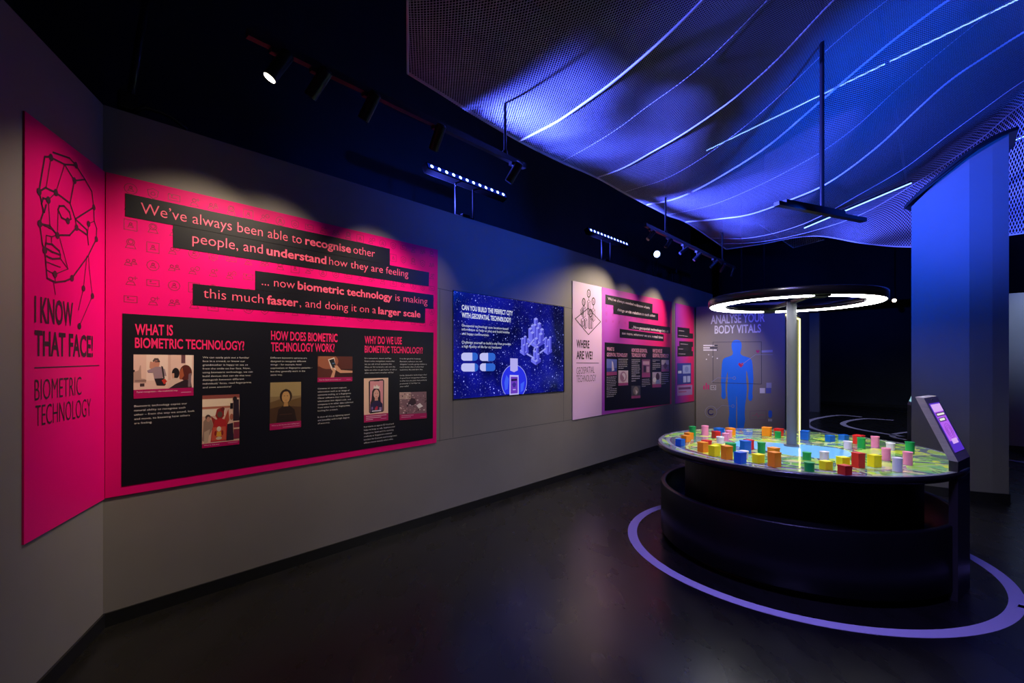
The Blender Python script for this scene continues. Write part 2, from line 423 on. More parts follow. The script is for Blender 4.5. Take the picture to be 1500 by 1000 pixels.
# ================================================================== LEFT WALL: face panel
def G(pts): return [(x / 2.94, 140 + y / 2.94) for x, y in pts]
P = thing('graphic_panel', 'tall hot pink panel with line-drawn face on the short left wall', 'wall panel', SW.at(92, 764))
mb = MB(); slab(mb, SW, [(33, 162), (151.2, 251.4), (150.8, 730.8), (31.5, 798)], 0.0005, 0.008, M_PINK); mb.build('backing_board', P)
mb = MB(); K = 0.0095
thick = [[(157, 412), (182, 262), (200, 262)], [(218, 243), (290, 268), (317, 298)], [(209, 265), (268, 295), (317, 298), (357, 360), (387, 412), (395, 480)],
         [(268, 295), (311, 365), (357, 360)], [(157, 412), (185, 395), (230, 416), (292, 462), (315, 530), (320, 567), (290, 600), (237, 600), (205, 560), (160, 550)],
         [(311, 365), (292, 462)], [(395, 480), (315, 530), (365, 577), (372, 640)], [(320, 567), (368, 600)], [(395, 480), (397, 540), (408, 572), (406, 617), (370, 690), (300, 785), (270, 798), (228, 803), (192, 785), (182, 665), (172, 640), (160, 550)],
         [(240, 490), (246, 474), (266, 474), (290, 500), (296, 530), (282, 538), (256, 525), (240, 490)], [(197, 448), (175, 440), (168, 465), (180, 500), (188, 470)],
         [(182, 665), (187, 635), (215, 640), (245, 668), (250, 685), (215, 672), (186, 655)], [(190, 690), (215, 702), (250, 700), (250, 685)], [(157, 412), (165, 442), (176, 500), (160, 550)]]
thin = [[(209, 265), (187, 400)], [(268, 295), (230, 416)], [(230, 416), (197, 448), (205, 560)], [(240, 490), (237, 600)], [(160, 550), (180, 558), (215, 575), (237, 600), (212, 606), (188, 600), (188, 632)],
        [(250, 700), (283, 745), (226, 768), (190, 750)], [(182, 665), (190, 750)], [(226, 768), (228, 803)], [(247, 612), (283, 745)], [(190, 715), (250, 738)], [(397, 540), (372, 550), (368, 600), (372, 640)],
        [(372, 690), (375, 740), (389, 862), (332, 992)], [(365, 690), (350, 829), (328, 922)], [(220, 800), (228, 855)], [(212, 606), (210, 640)]]
for t in thick: stroke(mb, SW, G(t), 0.0085, M_INK, K)
for t in thin: stroke(mb, SW, G(t), 0.0042, M_INK, K + 0.0003)
for x, y in [(209, 265), (317, 298), (311, 365), (157, 412), (230, 416), (197, 448), (395, 480), (282, 538), (160, 550), (320, 567), (372, 551), (237, 600), (406, 617), (182, 665), (226, 768), (300, 785), (350, 829), (389, 862), (332, 992)]:
    s, z = SW.px(*G([(x, y)])[0]); disc_sz(mb, SW, s, z, 0.0165, M_INK, K + 0.0006)
mb.build('face_drawing', P)
mb = MB()
text(mb, SW, 'I KNOW', 46.6, 470.6, 103.7, 476.7, 38, M_INK, K, 1); text(mb, SW, 'THAT FACE!', 46.8, 520, 133, 522, 37, M_INK, K, 1); mb.build('heading', P)
mb = MB(); stroke(mb, SW, [(46.8, 538.4), (142, 535)], 0.005, M_INK, K); mb.build('divider_line', P)
mb = MB(); text(mb, SW, 'BIOMETRIC', 47, 587, 116, 578, 31, M_INK, K, -1); text(mb, SW, 'TECHNOLOGY', 48, 625, 130, 609, 31, M_INK, K, -1); mb.build('subheading', P)

# ================================================================== LONG WALL: biometric panel
P = thing('graphic_panel', 'widest hot pink panel on the long wall with black banners and text board', 'wall panel', LW.at(395, 690))
mb = MB(); slab(mb, LW, [(155, 252.3), (640.5, 366), (638.5, 648), (153.6, 729.2)], 0.0005, 0.008, M_PINK); mb.build('backing_board', P)
# small printed icons
M_ICON = mat((0.30, 0.004, 0.060), 0.5)
def icon(mb, fr, s, z, r, kind, off, m, w=0.0032):
    circ = lambda cx, cz, q, n=12: [(cx + q * math.cos(2 * math.pi * k / n), cz + q * math.sin(2 * math.pi * k / n)) for k in range(n)]
    person = lambda cx, cz, q: (stroke_sz(mb, fr, circ(cx, cz + q * 0.5, q * 0.38), w, m, off, True), stroke_sz(mb, fr, [(cx - q * 0.8, cz - q * 0.75), (cx - q * 0.5, cz - q * 0.1), (cx + q * 0.5, cz - q * 0.1), (cx + q * 0.8, cz - q * 0.75)], w, m, off, True))
    if kind == 0: stroke_sz(mb, fr, circ(s, z, r), w, m, off, True); person(s, z, r * 0.55)
    elif kind == 1: person(s, z, r * 0.9); stroke_sz(mb, fr, [(s + r * 0.7, z + r), (s + r * 0.7, z + r * 0.4)], w, m, off); stroke_sz(mb, fr, [(s + r * 0.4, z + r * 0.7), (s + r, z + r * 0.7)], w, m, off)
    elif kind == 2: stroke_sz(mb, fr, [(s - r, z - r), (s + r, z - r), (s + r, z + r), (s - r, z + r)], w, m, off, True); person(s, z, r * 0.5)
    elif kind == 3: stroke_sz(mb, fr, [(s, z + r), (s + r * 0.9, z + r * 0.6), (s + r * 0.7, z - r * 0.5), (s, z - r), (s - r * 0.7, z - r * 0.5), (s - r * 0.9, z + r * 0.6)], w, m, off, True); stroke_sz(mb, fr, circ(s, z, r * 0.35, 8), w, m, off, True)
    elif kind == 4: person(s - r * 0.4, z, r * 0.7); person(s + r * 0.5, z + r * 0.25, r * 0.55)
    elif kind == 5: person(s - r * 0.3, z - r * 0.1, r * 0.8); stroke_sz(mb, fr, circ(s + r * 0.6, z + r * 0.5, r * 0.42, 10), w, m, off, True)
    elif kind == 6: stroke_sz(mb, fr, [(s - r, z - r * 0.5), (s + r, z - r * 0.5), (s + r, z + r * 0.7), (s - r, z + r * 0.7)], w, m, off, True); stroke_sz(mb, fr, [(s - r * 0.5, z), (s + r * 0.5, z)], w, m, off); disc_sz(mb, fr, s - r * 0.4, z + r * 0.4, r * 0.18, m, off, 8)
    else: person(s, z, r); stroke_sz(mb, fr, circ(s, z + r * 0.45, r * 0.62), w, m, off, True)
mb = MB(); sA = LW.px(191, 400)[0]; sB = LW.px(224, 400)[0]; sE = LW.px(634, 400)[0]
rows = [LW.px(191, y)[1] for y in (277, 303.5, 330, 358, 385, 412, 439)]
ncol = int(round((sE - sA) / (sB - sA)))
for i, z in enumerate(rows):
    for j in range(ncol + 1):
        icon(mb, LW, sA + (sE - 0.02 - sA) * j / ncol, z, 0.030, (j * 3 + i * 5 + (j * i) % 3) % 8, 0.0085, M_ICON)
mb.build('icon_pattern', P)
for q in [[(183, 283.5), (570, 364.5), (570, 389), (183, 317)], [(253, 329), (627.5, 399), (627, 419.5), (253, 362.5)], [(373, 396.5), (634, 432), (634, 452.5), (373, 424.5)], [(282, 415.5), (622, 450.5), (621.5, 473), (282, 446.5)]]:
    mb = MB(); slab(mb, LW, q, 0.0086, 0.0105, M_NAVY); mb.build('banner', P)
K = 0.0118
mb = MB()
text(mb, LW, 'We’ve always been able to', 205.5, 313, 441, 357.5, 16, M_TEXTP, K); text(mb, LW, 'recognise', 446, 358, 513, 370.5, 12, M_TEXTP, K, 1); text(mb, LW, 'other', 516.5, 371, 548, 377, 11.4, M_TEXTP, K); mb.build('banner_text', P)
mb = MB()
text(mb, LW, 'people, and', 281, 356, 384, 372, 15, M_TEXTP, K); text(mb, LW, 'understand', 389.5, 373, 477, 387, 12.6, M_TEXTP, K, 1); text(mb, LW, 'how they are feeling', 481, 387.5, 597, 406, 11, M_TEXTP, K); mb.build('banner_text', P)
mb = MB()
text(mb, LW, '... now', 382.5, 417.5, 431, 423, 12.4, M_TEXTP, K); text(mb, LW, 'biometric technology', 435, 423.5, 573.5, 440, 11.8, M_TEXTP, K, 1); text(mb, LW, 'is making', 578, 440.5, 625, 446, 10, M_TEXTP, K); mb.build('banner_text', P)
mb = MB()
text(mb, LW, 'this much', 297, 436, 385, 444.5, 14, M_TEXTP, K); text(mb, LW, 'faster', 390, 445, 436, 449, 12.6, M_TEXTP, K, 1); text(mb, LW, ', and doing it on a', 438, 449, 549.5, 459, 11.6, M_TEXTP, K); text(mb, LW, 'larger scale', 553, 459.5, 615, 465, 10, M_TEXTP, K, 1); mb.build('banner_text', P)
mb = MB(); slab(mb, LW, [(179, 459), (634, 487), (633, 641.5), (177.5, 712)], 0.0086, 0.0105, M_NAVY); mb.build('text_board', P)
for rows in ([('WHAT IS', 197, 490, 252.5, 491, 15.7), ('BIOMETRIC TECHNOLOGY?', 197, 509, 357, 512.5, 14.7)],
             [('HOW DOES BIOMETRIC', 396, 497.4, 493.3, 500.7, 13), ('TECHNOLOGY WORK?', 396, 514, 489, 515, 12.8)],
             [('WHY DO WE USE', 533, 503, 587.5, 504, 11), ('BIOMETRIC TECHNOLOGY?', 533, 516, 618, 517.5, 10)]):
    mb = MB()
    for t, a, b, c, d, h in rows: text(mb, LW, t, a, b, c, d, h, M_HEADP, K, 1)
    mb.build('heading', P)
for lines, x0, y0, y1, xr in [
    (['We can easily pick out a familiar', 'face in a crowd, or know our', 'grandmother is happy to see us', 'from the smile on her face. Now,', 'using biometric technology, we can', 'build devices that can do this too:', 'distinguish between different', 'individuals’ faces, read fingerprints', 'and even emotions!'], 296, 524.5, 568.5, 369),
    (['Biometric technology copies our', 'natural ability to recognise each', 'other – from the way we sound, look', 'and move, to knowing how others', 'are feeling.'], 196, 596, 621, 284),
    (['Different biometric systems are', 'designed to recognise different', 'things – for example, facial', 'expressions or fingerprint patterns –', 'but they generally work in the', 'same way.'], 395.5, 525, 550, 456.6),
    (['Cameras or sensors capture', 'information such as an image of', 'someone smiling, or a fingerprint.', 'Clever software then turns that', 'information into digital code, and', 'compares it to other data collected', 'from other faces or fingerprints,', 'looking for a match.', '', 'It does all this at lightning speed', 'and (usually) with a high degree', 'of accuracy.'], 464.5, 570, 621, 516),
    (['It is convenient, secure and fast.', 'Smart voice recognition means that', 'we can ask virtual assistants like', 'Alexa or Siri to book a cab, turn the', 'lights on when we get home, or tell us', 'what tomorrow’s weather will be!'], 533, 525.4, 547, 580),
    (['It is also good for business.', 'Biometric software can read', 'shoppers’ moods, giving retailers a', 'much better idea of what their', 'customers like and don’t like.', '', 'Lastly, biometric technology is fun!', 'A good facial recognition software', 'is what lets you post that perfectly', 'positioned ‘it’ list filter on', 'your selfie!'], 584.7, 526, 566.7, 624),
    (['It protects us against ID fraud and', 'helps to keep us safe. Sophisticated', 'fingerprint, facial and iris scanning', 'methods at Singapore’s national', 'borders let Customs and Immigration', 'officers know exactly who’s who.'], 532, 626, 649.5, 580)]:
    mb = MB(); para(mb, LW, lines, x0, y0, y1, xr, M_WHITE, K); mb.build('paragraph', P)
CAPM = '#b0005e'
def photo(parent, q, painter, label=None):
    pc = Picture(LW, q, 0.0112); painter(pc); o = pc.mb.build('photo_print', parent)
    if label: o['label'] = label
def ph_office(p):
    p.R(0, 0, 1, 0.8, '#e6c3b8'); p.R(0.2, 0, 0.55, 0.6, '#f0d6cb'); p.R(0.78, 0, 0.85, 0.2, '#6b4450'); p.R(0.86, 0, 0.97, 0.45, '#f4e0d6'); p.R(0.56, 0, 0.6, 0.6, '#d9b2a6')
    p.R(0.0, 0.35, 0.02, 0.6, '#33262e'); p.P([(0, .4), (.08, .36), (.1, .25), (.115, .25), (.12, .55), (.18, .56), (.2, .65), (0, .64)], '#b8988f'); p.R(0.02, .58, .2, .62, '#8d6f6b'); p.R(0.1, .66, .17, .73, '#4a363d')
    p.P([(.26, .16), (.3, .17), (.33, .28), (.3, .36), (.25, .3)], '#c98f7d'); p.E(.36, .2, .055, .12, '#c98a76'); p.P([(.3, .14), (.33, .08), (.39, .08), (.42, .15), (.41, .17), (.36, .13), (.31, .17)], '#5b4a4c'); p.R(.34, .155, .42, .175, '#2b2028')
    p.P([(.21, .37), (.29, .32), (.35, .28), (.42, .28), (.5, .34), (.53, .5), (.48, .5), (.46, .55), (.33, .56), (.31, .42), (.23, .42)], '#9d8594'); p.P([(.44, .26), (.47, .28), (.5, .56), (.475, .56)], '#2c2430'); p.P([(.33, .56), (.48, .55), (.52, .7), (.5, .73), (.37, .72)], '#241c26')
    p.P([(.45, .6), (.5, .56), (.54, .63), (.49, .7)], '#c8342c'); p.E(.685, .44, .065, .13, '#1f161e'); p.P([(.62, .44), (.66, .44), (.66, .56), (.63, .55)], '#d9a592'); p.P([(.56, .78), (.58, .62), (.66, .55), (.72, .56), (.74, .66), (.6, .79)], '#dcc0b4')
    p.E(.86, .43, .11, .19, '#5a2422'); p.P([(.75, .4), (.8, .3), (.83, .5), (.78, .6), (.75, .56)], '#a8573a'); p.P([(.57, .8), (.68, .7), (.85, .6), (.95, .62), (.97, .8)], '#2f1e2c'); p.P([(.91, .46), (.96, .44), (.95, .78), (.9, .78)], '#7b6673')
    p.R(0, .8, 1, 1, CAPM); p.T('Facial recognition - the traditional way', .05, .72, .87, .035); p.R(.78, .9, .96, .915, '#d690b4')
def ph_costume(p):
    p.R(0, 0, 1, .93, '#d8b39f'); p.R(0, 0, 1, .07, '#8f4a44'); p.R(0, .08, .8, .22, '#ecd6c0'); p.R(0, .22, .8, .26, '#b06a58'); p.R(0, .27, .6, .4, '#eadccb')
    p.P([(.03, .5), (.12, .42), (.24, .48), (.3, .6), (.2, .75), (.05, .88), (0, .86), (.02, .7)], '#93796c'); p.E(.15, .42, .07, .05, '#4a3432'); p.E(.16, .46, .05, .05, '#b98a78'); p.P([(.05, .7), (.2, .65), (.15, .9), (.05, .92)], '#b9a08c')
    p.P([(.22, .4), (.4, .5), (.4, .62), (.3, .6)], '#8d2a28'); p.P([(.56, .52), (.69, .28), (.72, .5), (.64, .62)], '#a8402f'); p.P([(.34, .4), (.38, .28), (.5, .25), (.58, .3), (.57, .42), (.5, .48), (.4, .47)], '#8c1f22'); p.E(.46, .38, .07, .06, '#59493f'); p.E(.54, .28, .05, .04, '#6a2022')
    p.P([(.34, .48), (.46, .45), (.62, .49), (.66, .62), (.64, .9), (.22, .9), (.26, .65)], '#b3262a'); p.P([(.28, .62), (.62, .62), (.63, .88), (.24, .88)], '#c8543f'); p.E(.44, .66, .06, .05, '#d9cbb8'); p.E(.44, .76, .09, .05, '#dba23a'); p.E(.44, .84, .08, .03, '#c9b39a')
    p.E(.35, .74, .03, .05, '#8c1f22'); p.E(.53, .74, .03, .05, '#8c1f22'); p.P([(.66, .58), (.82, .56), (.84, .9), (.64, .9)], '#2a1a2c'); p.E(.78, .44, .05, .06, '#a8604f'); p.P([(.83, .1), (.98, .1), (1, .52), (.82, .52)], '#2b1d2e'); p.E(.87, .09, .06, .05, '#201820'); p.R(.74, .17, .82, .28, '#1d1620'); p.R(.84, .55, 1, .88, '#7a2a3c'); p.R(.84, .66, 1, .69, '#d9b0a0')
    p.R(0, .92, 1, 1, CAPM); p.T('Who? Is that you?', .05, .45, .965, .022); p.R(.68, .945, .95, .955, '#d690b4')
def ph_portrait(p):       # a plain painted portrait in browns
    p.R(0, 0, 1, .86, '#8a7350'); p.R(0, .0, 1, .3, '#a58f63'); p.P([(0, .42), (.3, .36), (.6, .4), (1, .34), (1, .86), (0, .86)], '#6d5230'); p.P([(0, .55), (.4, .5), (1, .55), (1, .86), (0, .86)], '#4d3420')
    p.P([(.2, .86), (.26, .58), (.42, .5), (.6, .5), (.78, .6), (.86, .86)], '#2a1a16'); p.E(.5, .3, .2, .15, '#35221a'); p.E(.5, .32, .13, .13, '#c89a62'); p.P([(.45, .42), (.55, .42), (.58, .52), (.42, .52)], '#b98a55')
    p.R(.43, .29, .475, .3, '#3a241a'); p.R(.525, .29, .57, .3, '#3a241a'); p.R(.47, .385, .53, .393, '#8a4a36'); p.P([(.35, .22), (.5, .14), (.65, .22), (.6, .2), (.5, .2), (.4, .21)], '#2a1a16'); p.R(.3, .68, .7, .7, '#4a2f22')
    p.R(0, .86, 1, 1, CAPM); p.T('What is this famous face telling you?', .06, .94, .92, .022); p.R(.4, .955, .95, .965, '#d690b4')
def ph_hand(p):
    p.R(0, 0, 1, .83, '#5a2a22'); p.R(0, 0, .5, .4, '#8a4a36'); p.E(.28, .2, .3, .3, '#a05e45'); p.R(.4, .5, 1, .83, '#3a1816')
    p.P([(.28, .12), (.46, .04), (.5, .36), (.56, .46), (.46, .6), (.38, .52)], '#e8d8d0'); p.P([(.31, .15), (.445, .09), (.52, .42), (.42, .48)], '#1d2028'); p.P([(.36, .83), (.42, .6), (.38, .48), (.44, .44), (.5, .58), (.46, .83)], '#d9a184')
    p.P([(.46, .36), (.55, .36), (.66, .54), (1, .58), (1, .66), (.64, .66), (.52, .56)], '#d39a7c'); p.R(.4, .25, .47, .3, '#4b6f9a')
    p.R(0, .83, 1, 1, CAPM); p.T('How do I know you are really you?', .05, .66, .94, .05); p.R(.82, .91, .96, .925, '#d690b4')
def ph_phone(p):
    p.R(0, 0, 1, .83, '#efc9b4'); p.P([(.24, .05), (.76, .03), (.82, .06), (.82, .76), (.78, .79), (.26, .81), (.2, .78), (.19, .08)], '#1b1620'); p.P([(.24, .07), (.78, .06), (.78, .77), (.24, .78)], '#e59aa6'); p.R(.4, .055, .62, .075, '#1b1620')
    p.P([(.3, .5), (.33, .3), (.42, .22), (.56, .22), (.66, .32), (.68, .55), (.74, .6), (.76, .77), (.25, .78), (.26, .56)], '#2b1c26'); p.E(.5, .37, .115, .105, '#e4ae9e'); p.P([(.44, .44), (.56, .44), (.57, .54), (.43, .54)], '#d99c8c'); p.P([(.25, .6), (.42, .52), (.58, .52), (.76, .6), (.77, .77), (.25, .78)], '#2a1a4c')
    p.P([(.38, .24), (.4, .16), (.46, .2), (.52, .15), (.58, .2), (.63, .18), (.62, .25)], '#f2e6e0'); p.R(.44, .35, .48, .36, '#3a2228'); p.R(.53, .35, .57, .36, '#3a2228'); p.R(.47, .42, .54, .43, '#b03a4a'); p.P([(.44, .7), (.5, .65), (.56, .66), (.55, .73), (.44, .74)], '#c8284a'); p.R(.3, .66, .36, .72, '#8a6cb0'); p.R(.62, .68, .72, .75, '#9a80b8'); p.R(.32, .745, .7, .77, '#e6dcea')
    p.R(0, .83, 1, 1, CAPM); p.R(.08, .86, .92, .875, '#e6b8cf'); p.R(.08, .9, .7, .915, '#e6b8cf'); p.R(.08, .94, .36, .955, '#e6b8cf'); p.R(.68, .94, .92, .95, '#d690b4')
def ph_shop(p):
    p.R(0, 0, 1, .8, '#8a6670'); p.R(0, 0, .4, .25, '#c8a89c'); R = random.Random(3)
    for k in range(70):
        u, v = R.uniform(0, .94), R.uniform(.02, .74); w = R.uniform(.02, .07)
        p.R(u, v, u + w, v + R.uniform(.02, .05), R.choice(['#e8d2d0', '#4a2c3a', '#b48890', '#2e1c28', '#d0a8a8', '#6e4654']))
    p.P([(.3, .4), (.42, .22), (.56, .26), (.6, .42), (.45, .5)], '#3a2230'); p.P([(.6, .5), (.74, .42), (.86, .54), (.7, .62)], '#f2e8e8')
    p.R(0, .8, 1, 1, CAPM); p.R(.06, .84, .5, .855, '#e6b8cf'); p.R(.06, .9, .4, .915, '#e6b8cf'); p.R(.75, .92, .96, .93, '#d690b4')
for q, fn in [([(195, 519), (283, 520), (282.5, 579), (195, 583.7)], ph_office), ([(295.7, 579), (350, 577), (349.5, 650), (295, 656)], ph_costume), ([(395, 560), (440, 559), (440, 625), (394, 630)], ph_portrait),
              ([(464.7, 521.6), (515.3, 522), (515, 558), (464, 559.5)], ph_hand), ([(532, 554), (567.7, 553), (567.5, 615), (532, 618.5)], ph_phone), ([(584, 574.4), (623.6, 573.3), (623.6, 612), (584, 615)], ph_shop)]:
    photo(P, q, fn)

# ================================================================== LONG WALL: screen
def screen_material():
    m = bpy.data.materials.new('starfield_screen'); m.use_nodes = True
    nt = m.node_tree; N = nt.nodes; L = nt.links; b = N['Principled BSDF']
    b.inputs['Base Color'].default_value = (0, 0, 0, 1); b.inputs['Roughness'].default_value = 0.15
    uv = N.new('ShaderNodeTexCoord')
    nz = N.new('ShaderNodeTexNoise'); nz.inputs['Scale'].default_value = 2.2; nz.inputs['Detail'].default_value = 3
    cr = N.new('ShaderNodeValToRGB'); e = cr.color_ramp.elements
    e[0].position = .36; e[0].color = (.001, .0015, .045, 1); e[1].position = .68; e[1].color = (.006, .008, .34, 1)
    L.new(uv.outputs['Object'], nz.inputs['Vector']); L.new(nz.outputs['Fac'], cr.inputs['Fac'])
    add = None; cur = cr.outputs['Color']
    for sc, rad, br in ((14, .13, 1.5), (26, .18, .8), (48, .2, .4)):
        vo = N.new('ShaderNodeTexVoronoi'); vo.inputs['Scale'].default_value = sc
        L.new(uv.outputs['Object'], vo.inputs['Vector'])
        mr = N.new('ShaderNodeMapRange'); mr.inputs['From Min'].default_value = rad; mr.inputs['From Max'].default_value = rad * .3; mr.inputs['To Min'].default_value = 0; mr.inputs['To Max'].default_value = br
        L.new(vo.outputs['Distance'], mr.inputs['Value'])
        mx = N.new('ShaderNodeMix'); mx.data_type = 'RGBA'; mx.blend_type = 'ADD'; mx.inputs['Factor'].default_value = 1
        mu = N.new('ShaderNodeVectorMath'); mu.operation = 'SCALE'; mu.inputs[0].default_value = (.30, .34, 1.0); L.new(mr.outputs['Result'], mu.inputs['Scale'])
        L.new(cur, mx.inputs['A']); L.new(mu.outputs['Vector'], mx.inputs['B']); cur = mx.outputs['Result']
    L.new(cur, b.inputs['Emission Color']); b.inputs['Emission Strength'].default_value = 1.0
    return m
M_STARS = screen_material()
SQ = [(663.9, 425.8), (825.2, 449.5), (825.2, 572.5), (663.9, 584.4)]
P = thing('display_screen', 'lit blue starfield screen set in the long wall', 'screen', LW.at(744, 579))
mb = MB()
qs = [(662.9, 424.6), (826.4, 448.6), (826.4, 573.4), (662.9, 585.6)]
for i in range(4):
    a, b, c, d = qs[i], qs[(i + 1) % 4], SQ[(i + 1) % 4], SQ[i]; mb.poly([LW.at(*p, 0.006) for p in (a, b, c, d)], M_BLACK); mb.poly([LW.at(*a, 0.0), LW.at(*b, 0.0), LW.at(*b, 0.006), LW.at(*a, 0.006)], M_BLACK)
mb.build('bezel', P)
mb = MB(); slab(mb, LW, SQ, 0.0005, 0.004, M_STARS); mb.build('screen_glass', P)
EW = mat((0.80, 0.84, 1.0), 0.4, 0, 0.85, name='screen_white'); K = 0.0046
mb = MB(); text(mb, LW, 'CAN YOU BUILD THE PERFECT CITY', 676, 453.3, 750.7, 462, 7.2, EW, K, 1); text(mb, LW, 'WITH GEOSPATIAL TECHNOLOGY?', 676, 464.5, 748, 472, 7.2, EW, K, 1); mb.build('heading', P)
mb = MB()
for t, y, xr in (('Geospatial technology uses location-based', 478, 744), ('information to help us plan and build healthy', 483.7, 746), ('and happy communities.', 490, 716), ('Challenge yourself to build a city that provides', 502.7, 748), ('a high quality of life for its residents!', 508.7, 734)):
    text(mb, LW, t, 676, y, xr, y + (530 - y) * (xr - 676) / 690, 3.7, EW, K)
mb.build('paragraph', P)
u = lambda x, y: (650 + x / 5.263, 410 + y / 5.263)
mb = MB(); ea, eb = mat((0.55, 0.56, 0.98), 0.4, 0, 0.9), mat((0.03, 0.15, 0.75), 0.4, 0, 0.8)
for x0, x1, xm, y0, y1 in ((133, 260, 218, 560, 622), (275, 395, 340, 562, 624), (133, 262, 236, 642, 705), (277, 395, 322, 642, 702)):
    r = 18
    poly_px(mb, LW, [u(x0 + r, y0), u(xm, y0), u(xm, y1), u(x0 + r, y1), u(x0 + 5, y1 - 8), u(x0, y1 - r), u(x0, y0 + r), u(x0 + 5, y0 + 8)], ea, K)
    poly_px(mb, LW, [u(xm, y0), u(x1 - r, y0), u(x1 - 5, y0 + 8), u(x1, y0 + r), u(x1, y1 - r), u(x1 - 5, y1 - 8), u(x1 - r, y1), u(xm, y1)], eb, K)
mb.build('progress_bar', P)
# isometric city
mb = MB(); kc = [K]
c1, c2, c3 = mat((0.16, 0.17, 0.95), .4, 0, .9), mat((0.07, 0.07, 0.70), .4, 0, .8), mat((0.32, 0.34, 1.0), .4, 0, .9)
def iso(x, y, w, h):
    kc[0] += 0.00008; q = lambda *p: u(*p)
    poly_px(mb, LW, [q(x - w, y), q(x, y + w * .7), q(x, y + w * .7 - h), q(x - w, y - h)], c1, kc[0]); poly_px(mb, LW, [q(x, y + w * .7), q(x + w, y), q(x + w, y - h), q(x, y + w * .7 - h)], c2, kc[0])
    poly_px(mb, LW, [q(x - w, y - h), q(x, y + w * .7 - h), q(x + w, y - h), q(x, y - w * .7 - h)], c3, kc[0])
iso(712, 480, 72, 26)
for x, y, w, h in ((708, 430, 16, 130), (685, 440, 15, 90), (735, 440, 15, 105), (665, 455, 15, 80), (755, 455, 15, 75), (700, 455, 14, 110), (722, 460, 14, 90), (680, 475, 16, 70), (745, 475, 16, 60), (710, 490, 15, 40)): iso(x, y, w, h)
iso(618, 560, 34, 18); iso(800, 555, 32, 18); iso(708, 630, 38, 24)
for x, y, w, h in ((605, 545, 11, 95), (625, 545, 11, 110), (640, 550, 10, 60), (615, 560, 10, 60), (785, 545, 10, 100), (805, 545, 11, 85), (818, 550, 9, 110), (795, 560, 10, 50), (700, 610, 14, 60), (718, 600, 12, 85), (726, 620, 10, 50)): iso(x, y, w, h)
for a, b in (((650, 510), (690, 460)), ((640, 570), (690, 600)), ((740, 560), (780, 530)), ((690, 545), (700, 520))):
    stroke(mb, LW, [u(*a), u(*b)], 0.02, c3, kc[0] + .0001)
mb.build('city_picture', P)
# globe and card
mb = MB(); cx, cy, rx, ry = 540, 785, 97, 132
arc = [u(cx + rx * math.cos(t), cy - ry * math.sin(t)) for t in [math.pi * (-0.25 + 1.5 * k / 30) for k in range(31)]]
poly_px(mb, LW, arc, mat((0.02, 0.03, 0.85), .4, 0, .9), K)
stroke(mb, LW, arc, 0.008, c3, K + .0004)
poly_px(mb, LW, [u(445 + 20, 790), u(480, 730), u(500, 760), u(490, 840), u(470, 850)], mat((0.05, 0.12, 1.0), .4, 0, .9), K + .0003)
poly_px(mb, LW, [u(590, 800), u(620, 780), u(610, 850), u(590, 865)], mat((0.05, 0.12, 1.0), .4, 0, .9), K + .0003)
poly_px(mb, LW, [u(510, 603), u(568, 605), u(568, 696), u(540, 710), u(510, 698)], mat((0.48, 0.44, 0.95), .4, 0, .9), K + .0006)
mb.build('globe_picture', P)
mb = MB(); ec = mat((0.55, 0.50, 1.0), .4, 0, .9)
poly_px(mb, LW, [u(506, 731), u(574, 733), u(576, 882), u(504, 886)], ec, K + .0008); poly_px(mb, LW, [u(514, 745), u(567, 746), u(568, 872), u(513, 876)], mat((0.17, 0.05, 0.62), .4, 0, .8), K + .001)
poly_px(mb, LW, [u(518, 762), u(562, 760), u(562, 776), u(518, 780)], mat((0.03, 0.01, 0.15), .4, 0, .6), K + .0012); poly_px(mb, LW, [u(540, 785), u(556, 800), u(548, 825), u(532, 826), u(524, 803)], mat((0.06, 0.03, 0.4), .4, 0, .7), K + .0012); poly_px(mb, LW, [u(530, 842), u(552, 841), u(552, 847), u(530, 848)], ec, K + .0012)
mb.build('card_picture', P)

# ================================================================== LONG WALL: geospatial panels
def gradient(name, ca, cb, fr, s0, s1):
    """colour blend from left to right across the vinyl"""
    m = bpy.data.materials.new(name); m.use_nodes = True
    nt = m.node_tree; N = nt.nodes; L = nt.links; b = N['Principled BSDF']; b.inputs['Roughness'].default_value = 0.5
    a = N.new('ShaderNodeAttribute'); a.attribute_name = 'blend'
    cr = N.new('ShaderNodeValToRGB'); cr.color_ramp.elements[0].color = (*ca, 1); cr.color_ramp.elements[1].color = (*cb, 1)
    cr.color_ramp.elements[0].position = .05; cr.color_ramp.elements[1].position = .8
    L.new(a.outputs['Fac'], cr.inputs['Fac']); L.new(cr.outputs['Color'], b.inputs['Base Color'])
    return m
def set_blend(o, fr, s0, s1):
    at = o.data.attributes.new('blend', 'FLOAT', 'POINT'); base = Vector(ORG[o.name])
    for i, v in enumerate(o.data.vertices):
        p = v.co + base; at.data[i].value = ((Vector((p.x, p.y)) - fr.o).dot(fr.e) - s0) / (s1 - s0)
M_LILAC = mat((0.80, 0.52, 0.86), 0.5, name='pale_lilac_vinyl')
P = thing('graphic_panel', 'narrow pale lilac panel with isometric city line drawing', 'wall panel', LW.at(860, 612))
mb = MB(); slab(mb, LW, [(838.1, 411), (880.8, 420.3), (880.8, 607.5), (838.1, 615)], 0.0005, 0.008, M_LILAC); mb.build('backing_board', P)
w = lambda x, y: (835 + x / 5.56, 400 + y / 5.56)
K = 0.009; mb = MB()
stroke(mb, LW, [w(38, 372), w(144, 285), w(245, 395), w(146, 500)], 0.012, M_INK, K, True)
